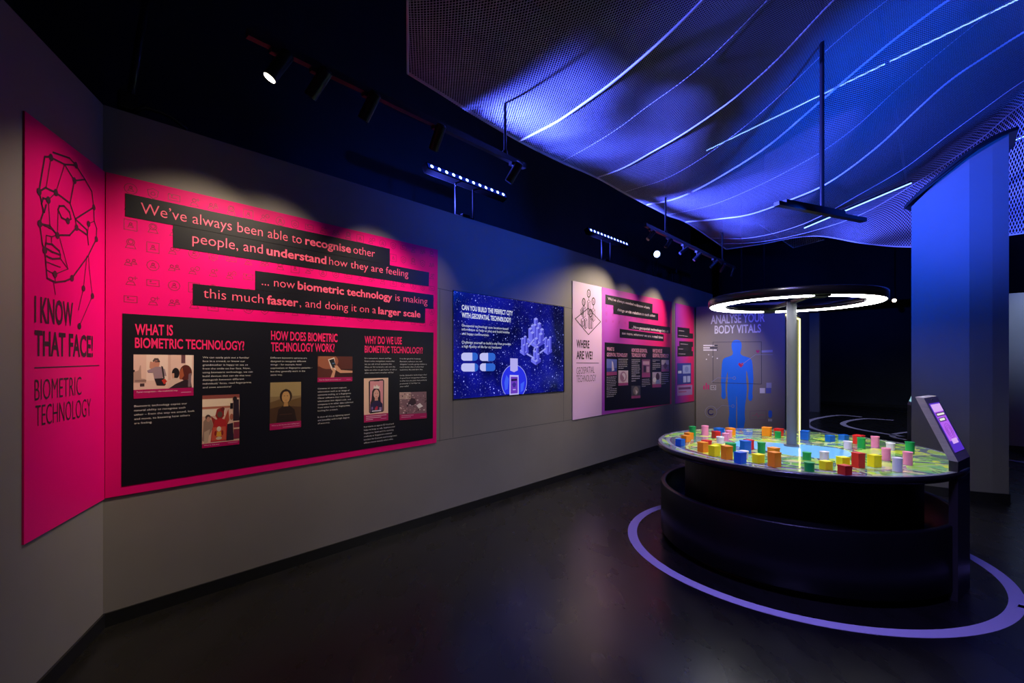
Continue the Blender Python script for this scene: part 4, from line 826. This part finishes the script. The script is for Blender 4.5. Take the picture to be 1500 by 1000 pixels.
for k, c, xl, xr, yt, yb, lab, rot in [
    ('cyl', 'green', 1009, 1020, 624, 639, 'green round token at the far left rim, beside the orange pair', 0),
    ('cyl', 'pink', 1027, 1038.3, 623, 638, 'pink round token alone at the far left rim below the body graphic', 0),
    ('box', 'orange', 1002, 1016.5, 633, 644, 'rear one of the two orange boxes at the left end of the map', 8),
    ('box', 'orange', 997, 1012, 637, 648, 'front one of the two orange boxes at the left end of the map', 8),
    ('box', 'blue', 989, 1004, 642, 654, 'blue box token nearest the left end of the table', 8),
    ('box', 'blue', 1045, 1061, 626, 636, 'blue box token behind the red box near the far left rim', -6),
    ('box', 'red', 1042, 1056, 631, 642, 'red box token in front of a blue box near the far left rim', -12),
    ('box', 'orange', 1062, 1078, 626, 638, 'orange box token behind two pink round tokens', -8),
    ('cyl', 'pink', 1062, 1073, 630, 641, 'rear one of the two pink round tokens touching left of the lake', 0),
    ('cyl', 'pink', 1057, 1068, 634, 646, 'front one of the two pink round tokens touching left of the lake', 0),
    ('cyl', 'white', 1049, 1061, 639, 650, 'white round token in front of the touching pink pair', 0),
    ('box', 'red', 1027, 1043, 644, 655, 'red box token half hidden behind the leftmost tall orange box', 4),
    ('box', 'orange', 1021, 1038, 646.5, 663, 'tall orange box token left of the yellow pair', 4),
    ('box', 'yellow', 1043, 1057, 649.5, 661, 'yellow box token tucked behind the front yellow box on the left', 5),
    ('box', 'yellow', 1037, 1055.5, 651.5, 669, 'yellow box token between two tall orange boxes on the left', 2),
    ('box', 'orange', 1055.5, 1074, 652, 674, 'tall orange box token between a yellow box and a blue box', -3),
    ('cyl', 'green', 1062, 1079, 648, 662, 'green round token behind a tall orange box at the left tip of the lake', 0),
    ('box', 'red', 1089, 1105, 643, 659, 'red box token hidden behind the blue box at the left shore of the lake', -6),
    ('box', 'blue', 1083, 1101, 644.5, 665, 'tall blue box token at the left shore of the lake', -10),
    ('cyl', 'green', 1109, 1122, 647, 664, 'green round token alone on the near shore of the lake', 0),
    ('cyl', 'white', 1083, 1097, 659.5, 672, 'white round token peeping out behind the front blue box', 0),
    ('box', 'blue', 1074.5, 1094, 661, 680, 'blue box token nearest the front rim of the table', 4),
    ('box', 'yellow', 1101, 1120.5, 664, 679, 'low yellow box token right of the front blue box', -5),
    ('box', 'orange', 1123.5, 1143, 654.5, 671, 'rear one of the two orange boxes stacked in depth near the pole', 5),
    ('box', 'orange', 1123.8, 1145, 661, 685, 'tallest orange box token at the front rim left of the pole', 3),
    ('box', 'orange', 1115.5, 1131, 625, 639, 'orange box token at the far rim left of the pole', 30),
    ('box', 'red', 1133, 1148.5, 627, 639, 'red box token at the far rim just left of the pole', 14),
    ('cyl', 'green', 1134, 1144.5, 631.5, 641.7, 'small green round token before the far red box left of the pole', 0),
    ('box', 'orange', 1151, 1167, 631, 646, 'orange box token behind the lamp pole', 16),
    ('box', 'blue', 1171.5, 1187, 630, 644.5, 'blue box token at the far rim right of the pole', 32),
    ('box', 'blue', 1208, 1224, 637, 647.5, 'left one of the two low blue boxes at the far rim', 0),
    ('box', 'blue', 1227.5, 1244, 636, 645.5, 'right one of the two low blue boxes at the far rim', 10),
    ('box', 'red', 1248.5, 1267.5, 636.5, 651, 'red box token behind a green round token at the far right', 22),
    ('cyl', 'white', 1235, 1249, 645.5, 657.5, 'white round token at the right end of the lake', 0),
    ('cyl', 'green', 1255, 1268.5, 640.5, 656.5, 'green round token in front of the far red box on the right', 0),
    ('cyl', 'pink', 1275, 1289, 638.5, 655.5, 'pink round token farthest back on the right side', 0),
    ('cyl', 'white', 1297, 1312, 648, 660, 'white round token behind a pink round token on the right', 0),
    ('cyl', 'green', 1325, 1340.5, 646.5, 665, 'green round token nearest the right end of the table', 0),
    ('cyl', 'pink', 1290.5, 1305.5, 655.5, 675, 'pink round token in the middle of the right cluster', 0),
    ('cyl', 'pink', 1321.5, 1338, 661, 681.5, 'pink round token rightmost, in front of the green round token', 0),
    ('cyl', 'white', 1306, 1323, 669.5, 691, 'pale white round token nearest the front on the right side', 0),
    ('box', 'yellow', 1269.5, 1292, 665, 685, 'yellow box token right of the tall red box', 0),
    ('box', 'red', 1246.5, 1268, 662, 686, 'tall red box token on the right half of the map', 2),
    ('box', 'yellow', 1224, 1245.5, 668, 683, 'yellow box token behind the red box at the front rim', -4),
    ('box', 'red', 1226, 1249, 680, 696.5, 'dark red box token nearest the front rim right of centre', 4),
    ('box', 'yellow', 1199, 1220.5, 674, 689, 'yellow box token in front of a white round token', -2),
    ('cyl', 'white', 1200, 1215, 660.5, 676, 'white round token behind a yellow box at the near shore of the lake', 0),
    ('cyl', 'green', 1175, 1189, 661.5, 674.5, 'rear one of the two green round tokens right of the pole', 0),
    ('cyl', 'green', 1177, 1194, 676, 691, 'front one of the two green round tokens right of the pole', 0)]:
    token(k, c, xl, xr, yt, yb, lab, rot, GB if k == 'box' else GC)

# ================================================================== KIOSKS
M_STEEL = noisy('brushed_steel', (0.40, 0.36, 0.36), (0.48, 0.43, 0.43), 6, 0.34, 0.46, 0, (1, 1, 14)); M_STEEL.node_tree.nodes['Principled BSDF'].inputs['Metallic'].default_value = 0.3
M_POST = mat((0.05, 0.045, 0.05), .3, .5)
def kiosk(p1, n, wdt, bend, top, lean, label, glow):
    """leaning slab: p1 front left foot, n outward normal of its face"""
    n = Vector((n[0], n[1], 0)).normalized(); w = Vector((-n.y, n.x, 0)); th = 0.044
    p1 = Vector((p1[0], p1[1], 0)); t = thing('kiosk', label, 'kiosk', p1 + w * wdt / 2)
    up = Vector((0, 0, 1)); tip = -n * lean + up * (top - bend); face = tip.cross(w).normalized()
    if face.dot(n) < 0: face = -face
    mb = MB(); a = p1; b = p1 - n * th
    mb.prism([a, a + up * bend, b + up * (bend + 0.004), b], w * wdt, M_POST); mb.build('post', t)
    mb = MB(); c0 = p1 + up * bend; c1 = c0 + tip; bk = b + up * (bend + 0.004); mb.prism([c0, c1, bk + tip, bk], w * wdt, M_STEEL); hd = mb.build('head', t)
    L = tip
    q = lambda u, v, o: c0 + w * wdt * u + L * v + face * o
    mb = MB(); mb.prism([q(.13, .13, .001), q(.87, .13, .001), q(.87, .90, .001), q(.13, .90, .001)], face * .002, mat((0.09, 0.03, 0.55) if glow else (.3, .6, .7), .2, 0, 1.0)); scr = mb.build('touch_screen', hd)
    mb = MB(); A_, B_, C_, D_ = [mat(c, .3, 0, e) for c, e in (((0.46, 0.12, 0.85), 1.0), ((0.75, 0.45, 1.0), .9), ((0.10, 0.02, 0.30), .6), ((0.9, .9, .8), .9))]
    R = lambda u0, v0, u1, v1, m, o=.0035: mb.poly([q(u0, v0, o), q(u1, v0, o), q(u1, v1, o), q(u0, v1, o)], m)
    if glow:
        R(.15, .30, .82, .88, A_); R(.15, .76, .85, .88, B_, .0038); R(.18, .685, .84, .745, C_, .0038); R(.24, .70, .78, .73, D_, .0041); R(.18, .60, .70, .66, C_, .0038); R(.24, .615, .62, .65, D_, .0041)
        R(.30, .25, .72, .325, B_, .0042)
        for r in (.06, .10, .14): 
            pts = [q(.5 + r * 1.6 * math.cos(x), .45 + r * .8 * math.sin(x), .004) for x in [k * math.pi / 10 for k in range(20)]]
            mb.tube(pts + pts[:1], .0008, C_, 4)
    else:
        R(.15, .4, .85, .88, mat((.75, .95, 1.0), .3, 0, 1.2))
    mb.build('screen_picture', scr)
    mb = MB(); mb.cyl(q(.5, .955, .0005), q(.5, .955, .003), .005, M_BLACK, 12); mb.build('camera_eye', hd)
    return t
kiosk((2.785, 2.95), (0.58, -0.81), 0.30, 0.875, 1.265, 0.166, 'leaning steel touchscreen kiosk at the right edge of the round table', True)
kiosk((5.99, 7.16), (-0.85, 0.53), 0.30, 0.86, 1.25, 0.14, 'far touchscreen kiosk peeking out left of the column', False)

# ================================================================== CANOPY
KS = [1.70, 3.00, 3.70, 4.42, 5.08, 5.75, 6.45, 7.15, 8.30, 8.75, 9.20]
KP = [[(.52, 3.70), (.86, 3.69), (1.2, 3.70), (1.52, 3.75), (2.2, 3.97), (3.2, 4.55), (4.5, 5.2), (6, 5.5)],
      [(.52, 3.64), (.74, 3.655), (1.0, 3.68), (1.27, 3.74), (1.54, 3.81), (1.9, 3.94), (2.26, 4.11), (2.8, 4.45), (3.6, 4.95), (4.5, 5.25), (6, 5.5)],
      [(.52, 3.66), (.87, 3.72), (1.21, 3.80), (1.5, 3.90), (1.9, 4.03), (2.13, 4.14), (2.55, 4.40), (3.3, 4.88), (4.5, 5.25), (6, 5.5)],
      [(.52, 3.70), (.87, 3.72), (1.22, 3.80), (1.54, 3.88), (1.89, 4.0), (2.06, 4.07), (2.44, 4.29), (2.89, 4.63), (3.6, 5.02), (4.5, 5.27), (6, 5.5)],
      [(.52, 3.70), (.68, 3.71), (1.06, 3.73), (1.44, 3.83), (1.88, 4.02), (2.23, 4.22), (2.52, 4.42), (2.74, 4.58), (3.09, 4.78), (3.8, 5.08), (4.6, 5.27), (6, 5.5)],
      [(.52, 3.71), (.93, 3.70), (1.21, 3.75), (1.47, 3.83), (2.06, 4.07), (2.55, 4.38), (2.98, 4.66), (3.33, 4.86), (3.63, 5.0), (4.5, 5.25), (6, 5.5)],
      [(.52, 3.73), (1.2, 3.74), (1.85, 3.88), (2.25, 4.01), (2.55, 4.13), (2.91, 4.35), (3.16, 4.56), (3.45, 4.77), (3.76, 4.98), (4.0, 5.12), (4.6, 5.27), (6, 5.5)],
      [(.52, 3.78), (1.08, 3.72), (1.49, 3.70), (2.03, 3.80), (2.46, 3.92), (3.02, 4.27), (3.37, 4.58), (3.66, 4.82), (4.04, 5.02), (4.28, 5.13), (5, 5.3), (6, 5.5)],
      [(.52, 3.74), (1.2, 3.63), (2.0, 3.72), (2.76, 4.04), (3.26, 4.29), (3.62, 4.55), (4.0, 4.81), (4.39, 5.06), (5, 5.3), (6, 5.5)],
      [(.52, 3.72), (1.2, 3.64), (2.0, 3.68), (2.7, 3.83), (3.28, 4.12), (3.63, 4.33), (4.03, 4.6), (4.44, 4.95), (5, 5.1), (6, 5.3)],
      [(.52, 3.70), (1.1, 3.70), (2.0, 3.70), (2.7, 3.45), (3.3, 3.30), (4.5, 3.30), (6, 3.3)]]
def hermite(xs, ys, x):
    n = len(xs)
    if x <= xs[0]: return ys[0]
    if x >= xs[-1]: return ys[-1]
    i = max(k for k in range(n - 1) if xs[k] <= x)
    sl = [(ys[k + 1] - ys[k]) / (xs[k + 1] - xs[k]) for k in range(n - 1)]
    tan = [sl[0]] + [(sl[k - 1] + sl[k]) / 2 for k in range(1, n - 1)] + [sl[-1]]
    h = xs[i + 1] - xs[i]; t = (x - xs[i]) / h
    return (2 * t ** 3 - 3 * t * t + 1) * ys[i] + (t ** 3 - 2 * t * t + t) * h * tan[i] + (-2 * t ** 3 + 3 * t * t) * ys[i + 1] + (t ** 3 - t * t) * h * tan[i + 1]
def prof(i, w): return hermite([p[0] for p in KP[i]], [p[1] for p in KP[i]], w)
def net_z(s, w):
    return hermite(KS, [prof(i, w) for i in range(len(KS))], s)
def net_s(s, w):            # the near end of the net is cut on the slant
    if s >= 3.0: return s
    lo = 1.70 - 0.73 * (w - 0.52); return lo + (s - 1.70) / 1.30 * (3.0 - lo)
def net_pt(s, w, dz=0.0): 
    z = net_z(s, w); s_ = net_s(s, w); p = C2 + D2 * s_ + N2 * w; return Vector((p.x, p.y, z + dz))
def net_material(pitch=0.025, wire=0.26):
    m = bpy.data.materials.new('woven_net'); m.use_nodes = True
    nt = m.node_tree; N = nt.nodes; L = nt.links; N.remove(N['Principled BSDF']); out = N['Material Output']
    uv = N.new('ShaderNodeUVMap'); uv.uv_map = 'net'; sp = N.new('ShaderNodeSeparateXYZ'); L.new(uv.outputs['UV'], sp.inputs['Vector'])
    def mth(op, a, b=None):
        n = N.new('ShaderNodeMath'); n.operation = op
        for i, x in enumerate((a, b)):
            if x is None: continue
            if isinstance(x, (int, float)): n.inputs[i].default_value = x
            else: L.new(x, n.inputs[i])
        return n.outputs[0]
    masks = []
    for sg in (1, -1):
        t = mth('ADD', mth('MULTIPLY', sp.outputs['X'], sg / pitch), mth('MULTIPLY', sp.outputs['Y'], 0.8 / pitch))
        fr = mth('FRACT', t); masks.append(mth('LESS_THAN', fr, wire))
    mask = mth('MAXIMUM', masks[0], masks[1])
    df = N.new('ShaderNodeBsdfDiffuse'); df.inputs['Color'].default_value = (0.72, 0.72, 0.78, 1)
    tl = N.new('ShaderNodeBsdfTranslucent'); tl.inputs['Color'].default_value = (0.55, 0.55, 0.6, 1)
    mx = N.new('ShaderNodeMixShader'); mx.inputs[0].default_value = 0.25; L.new(df.outputs[0], mx.inputs[1]); L.new(tl.outputs[0], mx.inputs[2])
    tr = N.new('ShaderNodeBsdfTransparent'); m2 = N.new('ShaderNodeMixShader'); L.new(mask, m2.inputs[0]); L.new(tr.outputs[0], m2.inputs[1]); L.new(mx.outputs[0], m2.inputs[2]); L.new(m2.outputs[0], out.inputs['Surface'])
    return m
NET = thing('net_canopy', 'blue-lit woven net canopy billowing under the black ceiling', 'canopy', net_pt(5.0, 0.52))
ss = []
for a, b in zip(KS[:-1], KS[1:]):
    k = 8 if b - a > 0.9 else 5
    ss += [a + (b - a) * i / k for i in range(k)]
ss.append(KS[-1]); ws = [0.52 + (6.0 - 0.52) * i / 56 for i in range(57)]
mb = MB(); nw = len(ws); sag = {}
def billow(s):              # each strip hangs a little between its cords
    for a, b in ((1.70, 3.0), (3.0, 4.42), (4.42, 5.75), (5.75, 7.15)):
        if a <= s <= b: return -0.02 * math.sin(math.pi * (s - a) / (b - a))
    return 0
vs = [net_pt(s, w, billow(s)) for s in ss for w in ws]
mb.add(vs, [[i * nw + j, (i + 1) * nw + j, (i + 1) * nw + j + 1, i * nw + j + 1] for i in range(len(ss) - 1) for j in range(nw - 1)], net_material(), True)
sheet = mb.build('net_sheet', NET)
uvl = sheet.data.uv_layers.new(name='net'); uvs = [(net_s(s, w), w) for s in ss for w in ws]
for lp in sheet.data.loops: uvl.data[lp.index].uv = uvs[lp.vertex_index]
M_CORD = mat((0.75, 0.75, 0.82), 0.5, name='cord')
for i, r in ((0, .009), (1, .012), (2, .004), (3, .009), (4, .004), (5, .012), (6, .004), (7, .012), (8, .005), (9, .005), (10, .010)):
    mb = MB(); mb.tube([net_pt(KS[i], 0.52 + 5.48 * k / 60, -0.004) for k in range(61)], r, M_CORD, 6); mb.build('seam_cord', NET)
mb = MB(); mb.tube([net_pt(1.70 + 7.5 * k / 80, 0.52) for k in range(81)], .011, M_CORD, 6); mb.build('edge_cord', NET)
# small triangular flap at the far edge
mb = MB(); fp = [LW.shift(1.2).at(1113, 329), LW.shift(1.2).at(1162, 363), LW.shift(1.9).at(1207, 351), LW.shift(1.9).at(1185, 343)]
mb.add(fp, [[0, 1, 2, 3]], sheet.data.materials[0]); fl = mb.build('net_flap', NET)
ul = fl.data.uv_layers.new(name='net')
for lp, c in zip(fl.data.loops, ((0, 0), (.4, 0), (.4, .5), (0, .6))): ul.data[lp.index].uv = c
mb = MB(); mb.tube(fp[:3], .008, M_CORD, 6); mb.build('edge_cord', NET)

# light tubes above and below the net
M_TUBE = mat((0.25, 0.45, 1.0), .4, 0, 3.0, name='tube_glow')
def tube_light(a, b, label):
    t = thing('light_tube', label, 'light tube', a); d = (Vector(b) - Vector(a)).normalized()
    mb = MB(); mb.cyl(a, b, .008, M_TUBE, 10); mb.build('tube', t)
    mb = MB(); mb.box((Vector(a) + Vector(b)) / 2 + Vector((0, 0, .022)), d * ((Vector(b) - Vector(a)).length / 2), d.cross(Vector((0, 0, 1))).normalized() * .016, (0, 0, .01), M_BLACK); mb.build('holder', t)
def at_z(x, y, z): Z = (z - CAMH) * FPX / (HY - y); return Vector(((x - HX) / FPX * Z, Z, z))
tube_light(at_z(1035, 220.5, 5.55), at_z(1500, -5, 5.55), 'longest glowing light tube crossing above the net')
tube_light(at_z(1178, 334, 3.42), at_z(1335, 268, 3.42 + .5), 'short light tube low behind the net, left of the column')
tube_light(at_z(1481, 208, 5.3), at_z(1530, 187, 5.3), 'stub of a light tube right of the column head')

# ================================================================== TRACKS AND SPOTLIGHTS
M_TRACK = mat((0.012, 0.012, 0.016), 0.4, name='track_black')
TF = LW.shift(0.86)
def track(x0, y0, x1, y1, rods, label):
    s0, z0 = TF.px(x0, y0); s1, z1 = TF.px(x1, y1); z = (z0 + z1) / 2
    t = thing('light_track', label, 'light track', TF.pt(s0, z))
    mb = MB(); mb.box(TF.pt((s0 + s1) / 2, z), (D2.x * (s1 - s0) / 2, D2.y * (s1 - s0) / 2, 0), (N2.x * .02, N2.y * .02, 0), (0, 0, .022), M_TRACK); mb.build('rail', t)
    for xr in rods:
        s, _ = TF.px(xr, 300); zt = net_z(max(s, 1.7), 0.86)
        mb = MB(); mb.cyl(TF.pt(s, z + .02), TF.pt(s, zt + .9), .012, M_TRACK, 12); mb.cyl(TF.pt(s, z + .02), TF.pt(s, z + .05), .024, M_TRACK, 12); mb.build('hanging_rod', t)
    return z
zt1 = track(362, 42, 768, 247, [740], 'longer black light track above the biometric panel')
zt2 = track(945, 331, 1076, 391, [975, 1058], 'shorter black light track with seven small spotlights, far end of the wall')
M_LENS_ON = mat((1.0, 0.90, 0.70), .3, 0, 14.0, name='lens_glow'); M_LENS = mat((0.05, 0.05, 0.06), .1)
def head(x, zt, aim, label, lit=False, power=0, size=58, blend=.7, L=.17, r=.036, group='spotlights on the tracks', color=WARM):
    s, _ = TF.px(x, 300); top = TF.pt(s, zt - .022); piv = top - Vector((0, 0, .085)); d = (Vector(aim) - piv).normalized()
    t = thing('spotlight', label, 'spotlight', top, group)
    mb = MB(); mb.box(top - Vector((0, 0, .012)), (D2.x * .04, D2.y * .04, 0), (N2.x * .016, N2.y * .016, 0), (0, 0, .012), M_TRACK); mb.cyl(top - Vector((0, 0, .02)), piv, .008, M_TRACK, 10); mb.build('bracket', t)
    mb = MB(); mb.cyl(piv - d * L * .55, piv + d * L * .45, r, M_TRACK, 24); mb.cyl(piv - d * L * .62, piv - d * L * .55, r * .7, M_TRACK, 24, r); mb.build('body', t)
    mb = MB(); mb.cyl(piv + d * (L * .45 + .0005), piv + d * (L * .45 + .003), r * .86, M_LENS_ON if lit else M_LENS, 24); mb.build('lens', t)
    if power:
        lamp('spot_beam', 'SPOT', piv + d * (L * .45 + .03), aim, power, color, spot_size=math.radians(size), spot_blend=blend, shadow_soft_size=.03)
    return t
head(407, zt1, SW.at(80, 520), 'lit spotlight at the near end of the long track, glaring towards us', True, 56, 68, 1.0)
head(465, zt1, LW.at(265, 440), 'unlit-looking spotlight next to the glaring one on the long track', False, 82, 66, 1.0)
head(540, zt1, LW.at(370, 500), 'dark spotlight in the middle of the long track', False, 82, 76, 1.0)
head(640, zt1, LW.at(550, 475), 'dark spotlight above the end of the nearer LED bar', False, 105, 64, 1.0)
head(752, zt1, LW.at(610, 500), 'tilted spotlight at the far end of the long track', False, 26, 60, 1.0)
labs = ['first small spotlight from the left on the short track', 'second small spotlight from the left on the short track', 'third small spotlight from the left on the short track', 'middle small spotlight of the seven on the short track', 'third small spotlight from the right on the short track', 'second small spotlight from the right on the short track', 'small spotlight at the right tip of the short track']
for k, (x, ax, ay, pw) in enumerate([(953, 700, 640, 0), (979, 770, 620, 45), (1001, 860, 480, 210), (1021, 905, 500, 105), (1045, 955, 480, 150), (1058, 1000, 490, 70), (1072, 1010, 600, 0)]):
    head(x, zt2, LW.at(ax, ay), labs[k], False, pw, 62, 1.0, .15, .026)


# ---------------------------------------------------------------- LED wash bars and par lamps on the wall top
M_YOKE = mat((0.0015, 0.0015, 0.002), .8, 0, 0, .05)
M_LED = mat((0.35, 0.50, 1.0), .3, 0, 9.0, name='led_glow'); M_LEDB = mat((0.005, 0.02, 0.45), .3, 0, .55, name='led_strip')
BF = LW.shift(0.02)
def led_bar(x0, y0, x1, y1, label, yoke_x):
    s0, z0 = BF.px(x0, y0); s1, z1 = BF.px(x1, y1); z = (z0 + z1) / 2; L = s1 - s0
    t = thing('led_bar', label, 'stage light', BF.pt((s0 + s1) / 2, WALL_TOP), 'blue wash bars on the wall top')
    nd = (Vector((N2.x, N2.y, 0)) + Vector((0, 0, .45))).normalized(); e = Vector((D2.x, D2.y, 0)); upv = nd.cross(e).normalized()
    if upv.z < 0: upv = -upv
    c = BF.pt((s0 + s1) / 2, z)
    mb = MB(); mb.box(c - nd * .035, e * (L / 2 + .01), upv * .038, nd * .035, M_YOKE, .004); mb.build('housing', t)
    mb = MB(); mb.box(c + nd * .001, e * L / 2, upv * .026, nd * .001, M_LEDB); st = mb.build('led_strip', t)
    for k in range(12):
        p = c + e * (-L / 2 + L * (k + .5) / 12); mb = MB(); mb.cyl(p + nd * .002, p + nd * .005, .016, M_LED, 14); mb.build('led', st)
    mb = MB(); y0_ = BF.pt((s0 + s1) / 2 + yoke_x, WALL_TOP); e2 = e * .12; top = Vector((y0_.x, y0_.y, z - .03)) - nd * .035
    mb.tube([top - e2, Vector((top.x, top.y, WALL_TOP + .012)) - e2, Vector((top.x, top.y, WALL_TOP + .012)) + e2, top + e2], .01, M_YOKE, 6); mb.box(Vector((top.x, top.y, WALL_TOP + .012)), e * .05, N2.to_3d() * .03, (0, 0, .012), M_YOKE); mb.build('yoke', t)
    return c, nd, e, L
B1 = led_bar(627, 240, 741, 288, 'nearer blue LED bar with twelve dots on the wall top', -.05)
B2 = led_bar(863, 336.5, 920, 357.5, 'farther blue LED bar with twelve dots on the wall top', -.05)

def par(x, y, aim, lit, label, r):
    fr = LW.shift(-.02); s, z = fr.px(x, y); c = fr.pt(s, z); d = (Vector(aim) - c).normalized()
    t = thing('par_light', label, 'stage light', fr.pt(s, WALL_TOP))
    mb = MB(); mb.cyl(c - d * .14, c, r * .8, M_BLACK, 24, r); mb.cyl(c, c + d * .02, r, M_BLACK, 24, r, False); mb.build('body', t)
    mb = MB(); mb.cyl(c + d * .001, c + d * .004, r * .92, M_LED if lit else M_LENS, 24); mb.build('lens', t)
    e = D2.to_3d(); mb = MB(); q = c - d * .07; mb.tube([q - e * (r + .02), Vector((q.x, q.y, WALL_TOP + .012)) - e * (r + .02), Vector((q.x, q.y, WALL_TOP + .012)) + e * (r + .02), q + e * (r + .02)], .008, M_BLACK, 6); mb.box(Vector((q.x, q.y, WALL_TOP + .01)), e * .05, N2.to_3d() * .04, (0, 0, .01), M_BLACK); mb.build('yoke', t)
par(962, 372, (3.2, 2.6, 1.7), True, 'lit blue par light on the wall top beside the short track', .06)
par(990, 397, (5.5, 6, 3), False, 'unlit small par light on the wall top past the lit one', .04)

# hanging T bar above the table
HB = thing('hanging_bar', 'black bar hung on a single rod from the net above the table', 'hanging fixture', (2.953, 4.5, 2.92))
e = Vector((.917, .399, 0)); c = Vector((2.953, 4.5, 2.925))
mb = MB(); mb.box(c + e * .008, e * .635, e.cross(Vector((0, 0, 1))) * .03, (0, 0, .018), M_TRACK, .003); mb.build('lower_bar', HB)
mb = MB(); mb.box(c + Vector((0, 0, .034)) - e * .1 + e * .0, e * .42, e.cross(Vector((0, 0, 1))) * .022, (0, 0, .016), M_TRACK, .003); mb.build('upper_bar', HB)
mb = MB(); mb.cyl((c.x, c.y, 2.97), (c.x, c.y, 5.2), .02, M_TRACK, 14); mb.build('hanging_rod', HB)

# pipes and cables
M_PIPE = mat((0.03, 0.03, 0.045), .3, .3)
def pipe(a, b, r, label, name='conduit_pipe', cat='pipe'):
    mb = MB(); mb.tube([a, b], r, M_PIPE, 12); return tag(mb.build(name), label, cat)
UF = LW.shift(-.25)
pipe(UF.at(189, 158), UF.at(217, -20), .022, 'dark upright pipe rising behind the wall corner, upper left')
mb = MB(); q = UF.at(188, 150); mb.box(q, D2.to_3d() * .05, N2.to_3d() * .03, (0, 0, .05), M_BLACK, .006); tag(mb.build('junction_box'), 'small black junction box at the foot of the upper left pipe', 'junction box')
UC = LW.shift(-.06); mb = MB(); mb.tube([UC.at(*p) for p in ((196, 163), (212, 157), (235, 164), (252, 172), (262, 180), (274, 190))], .012, M_BLACK, 8); tag(mb.build('cable'), 'black cable humping over the wall top near the corner', 'cable')
pipe(LW.shift(3.1).at(1284, -5), LW.shift(3.1).at(1334, 303), .022, 'slightly tilted upright pipe behind the net left of the column')
QF = LW.shift(0.2)
def hz(x0, y0, x1, y1, Z, label):
    f = lambda x, y: Vector(((x - HX) / FPX * Z, Z, CAMH + (HY - y) / FPX * Z)); pipe(f(x0, y0), f(x1, y1), .02, label)
hz(1070, 352, 1180, 358, 10.5, 'dark horizontal pipe below the far end of the net')
hz(1086, 150, 1086, 440, 10.5, 'left one of two dark upright pipes above the booth wall')
hz(1119, 150, 1119, 442, 10.5, 'right one of two dark upright pipes above the booth wall')
P = thing('spotlight', 'small bright downlight glowing far off between ring lamp and column', 'spotlight', at_z(1310, 430, 3.0 + .5))
q = at_z(1310, 440, 3.3); td = (Vector((0, 0, CAMH)) - q).normalized(); mb = MB(); mb.cyl(q, q - td * .2, .06, M_TRACK, 16); mb.cyl(q - td * .1, q - td * .1 + Vector((0, 0, 3.0)), .012, M_TRACK, 8); mb.build('body', P)
mb = MB(); mb.cyl(q + td * .001, q + td * .006, .05, mat((1.0, .75, .55), .3, 0, 12), 16); mb.build('lens', P)
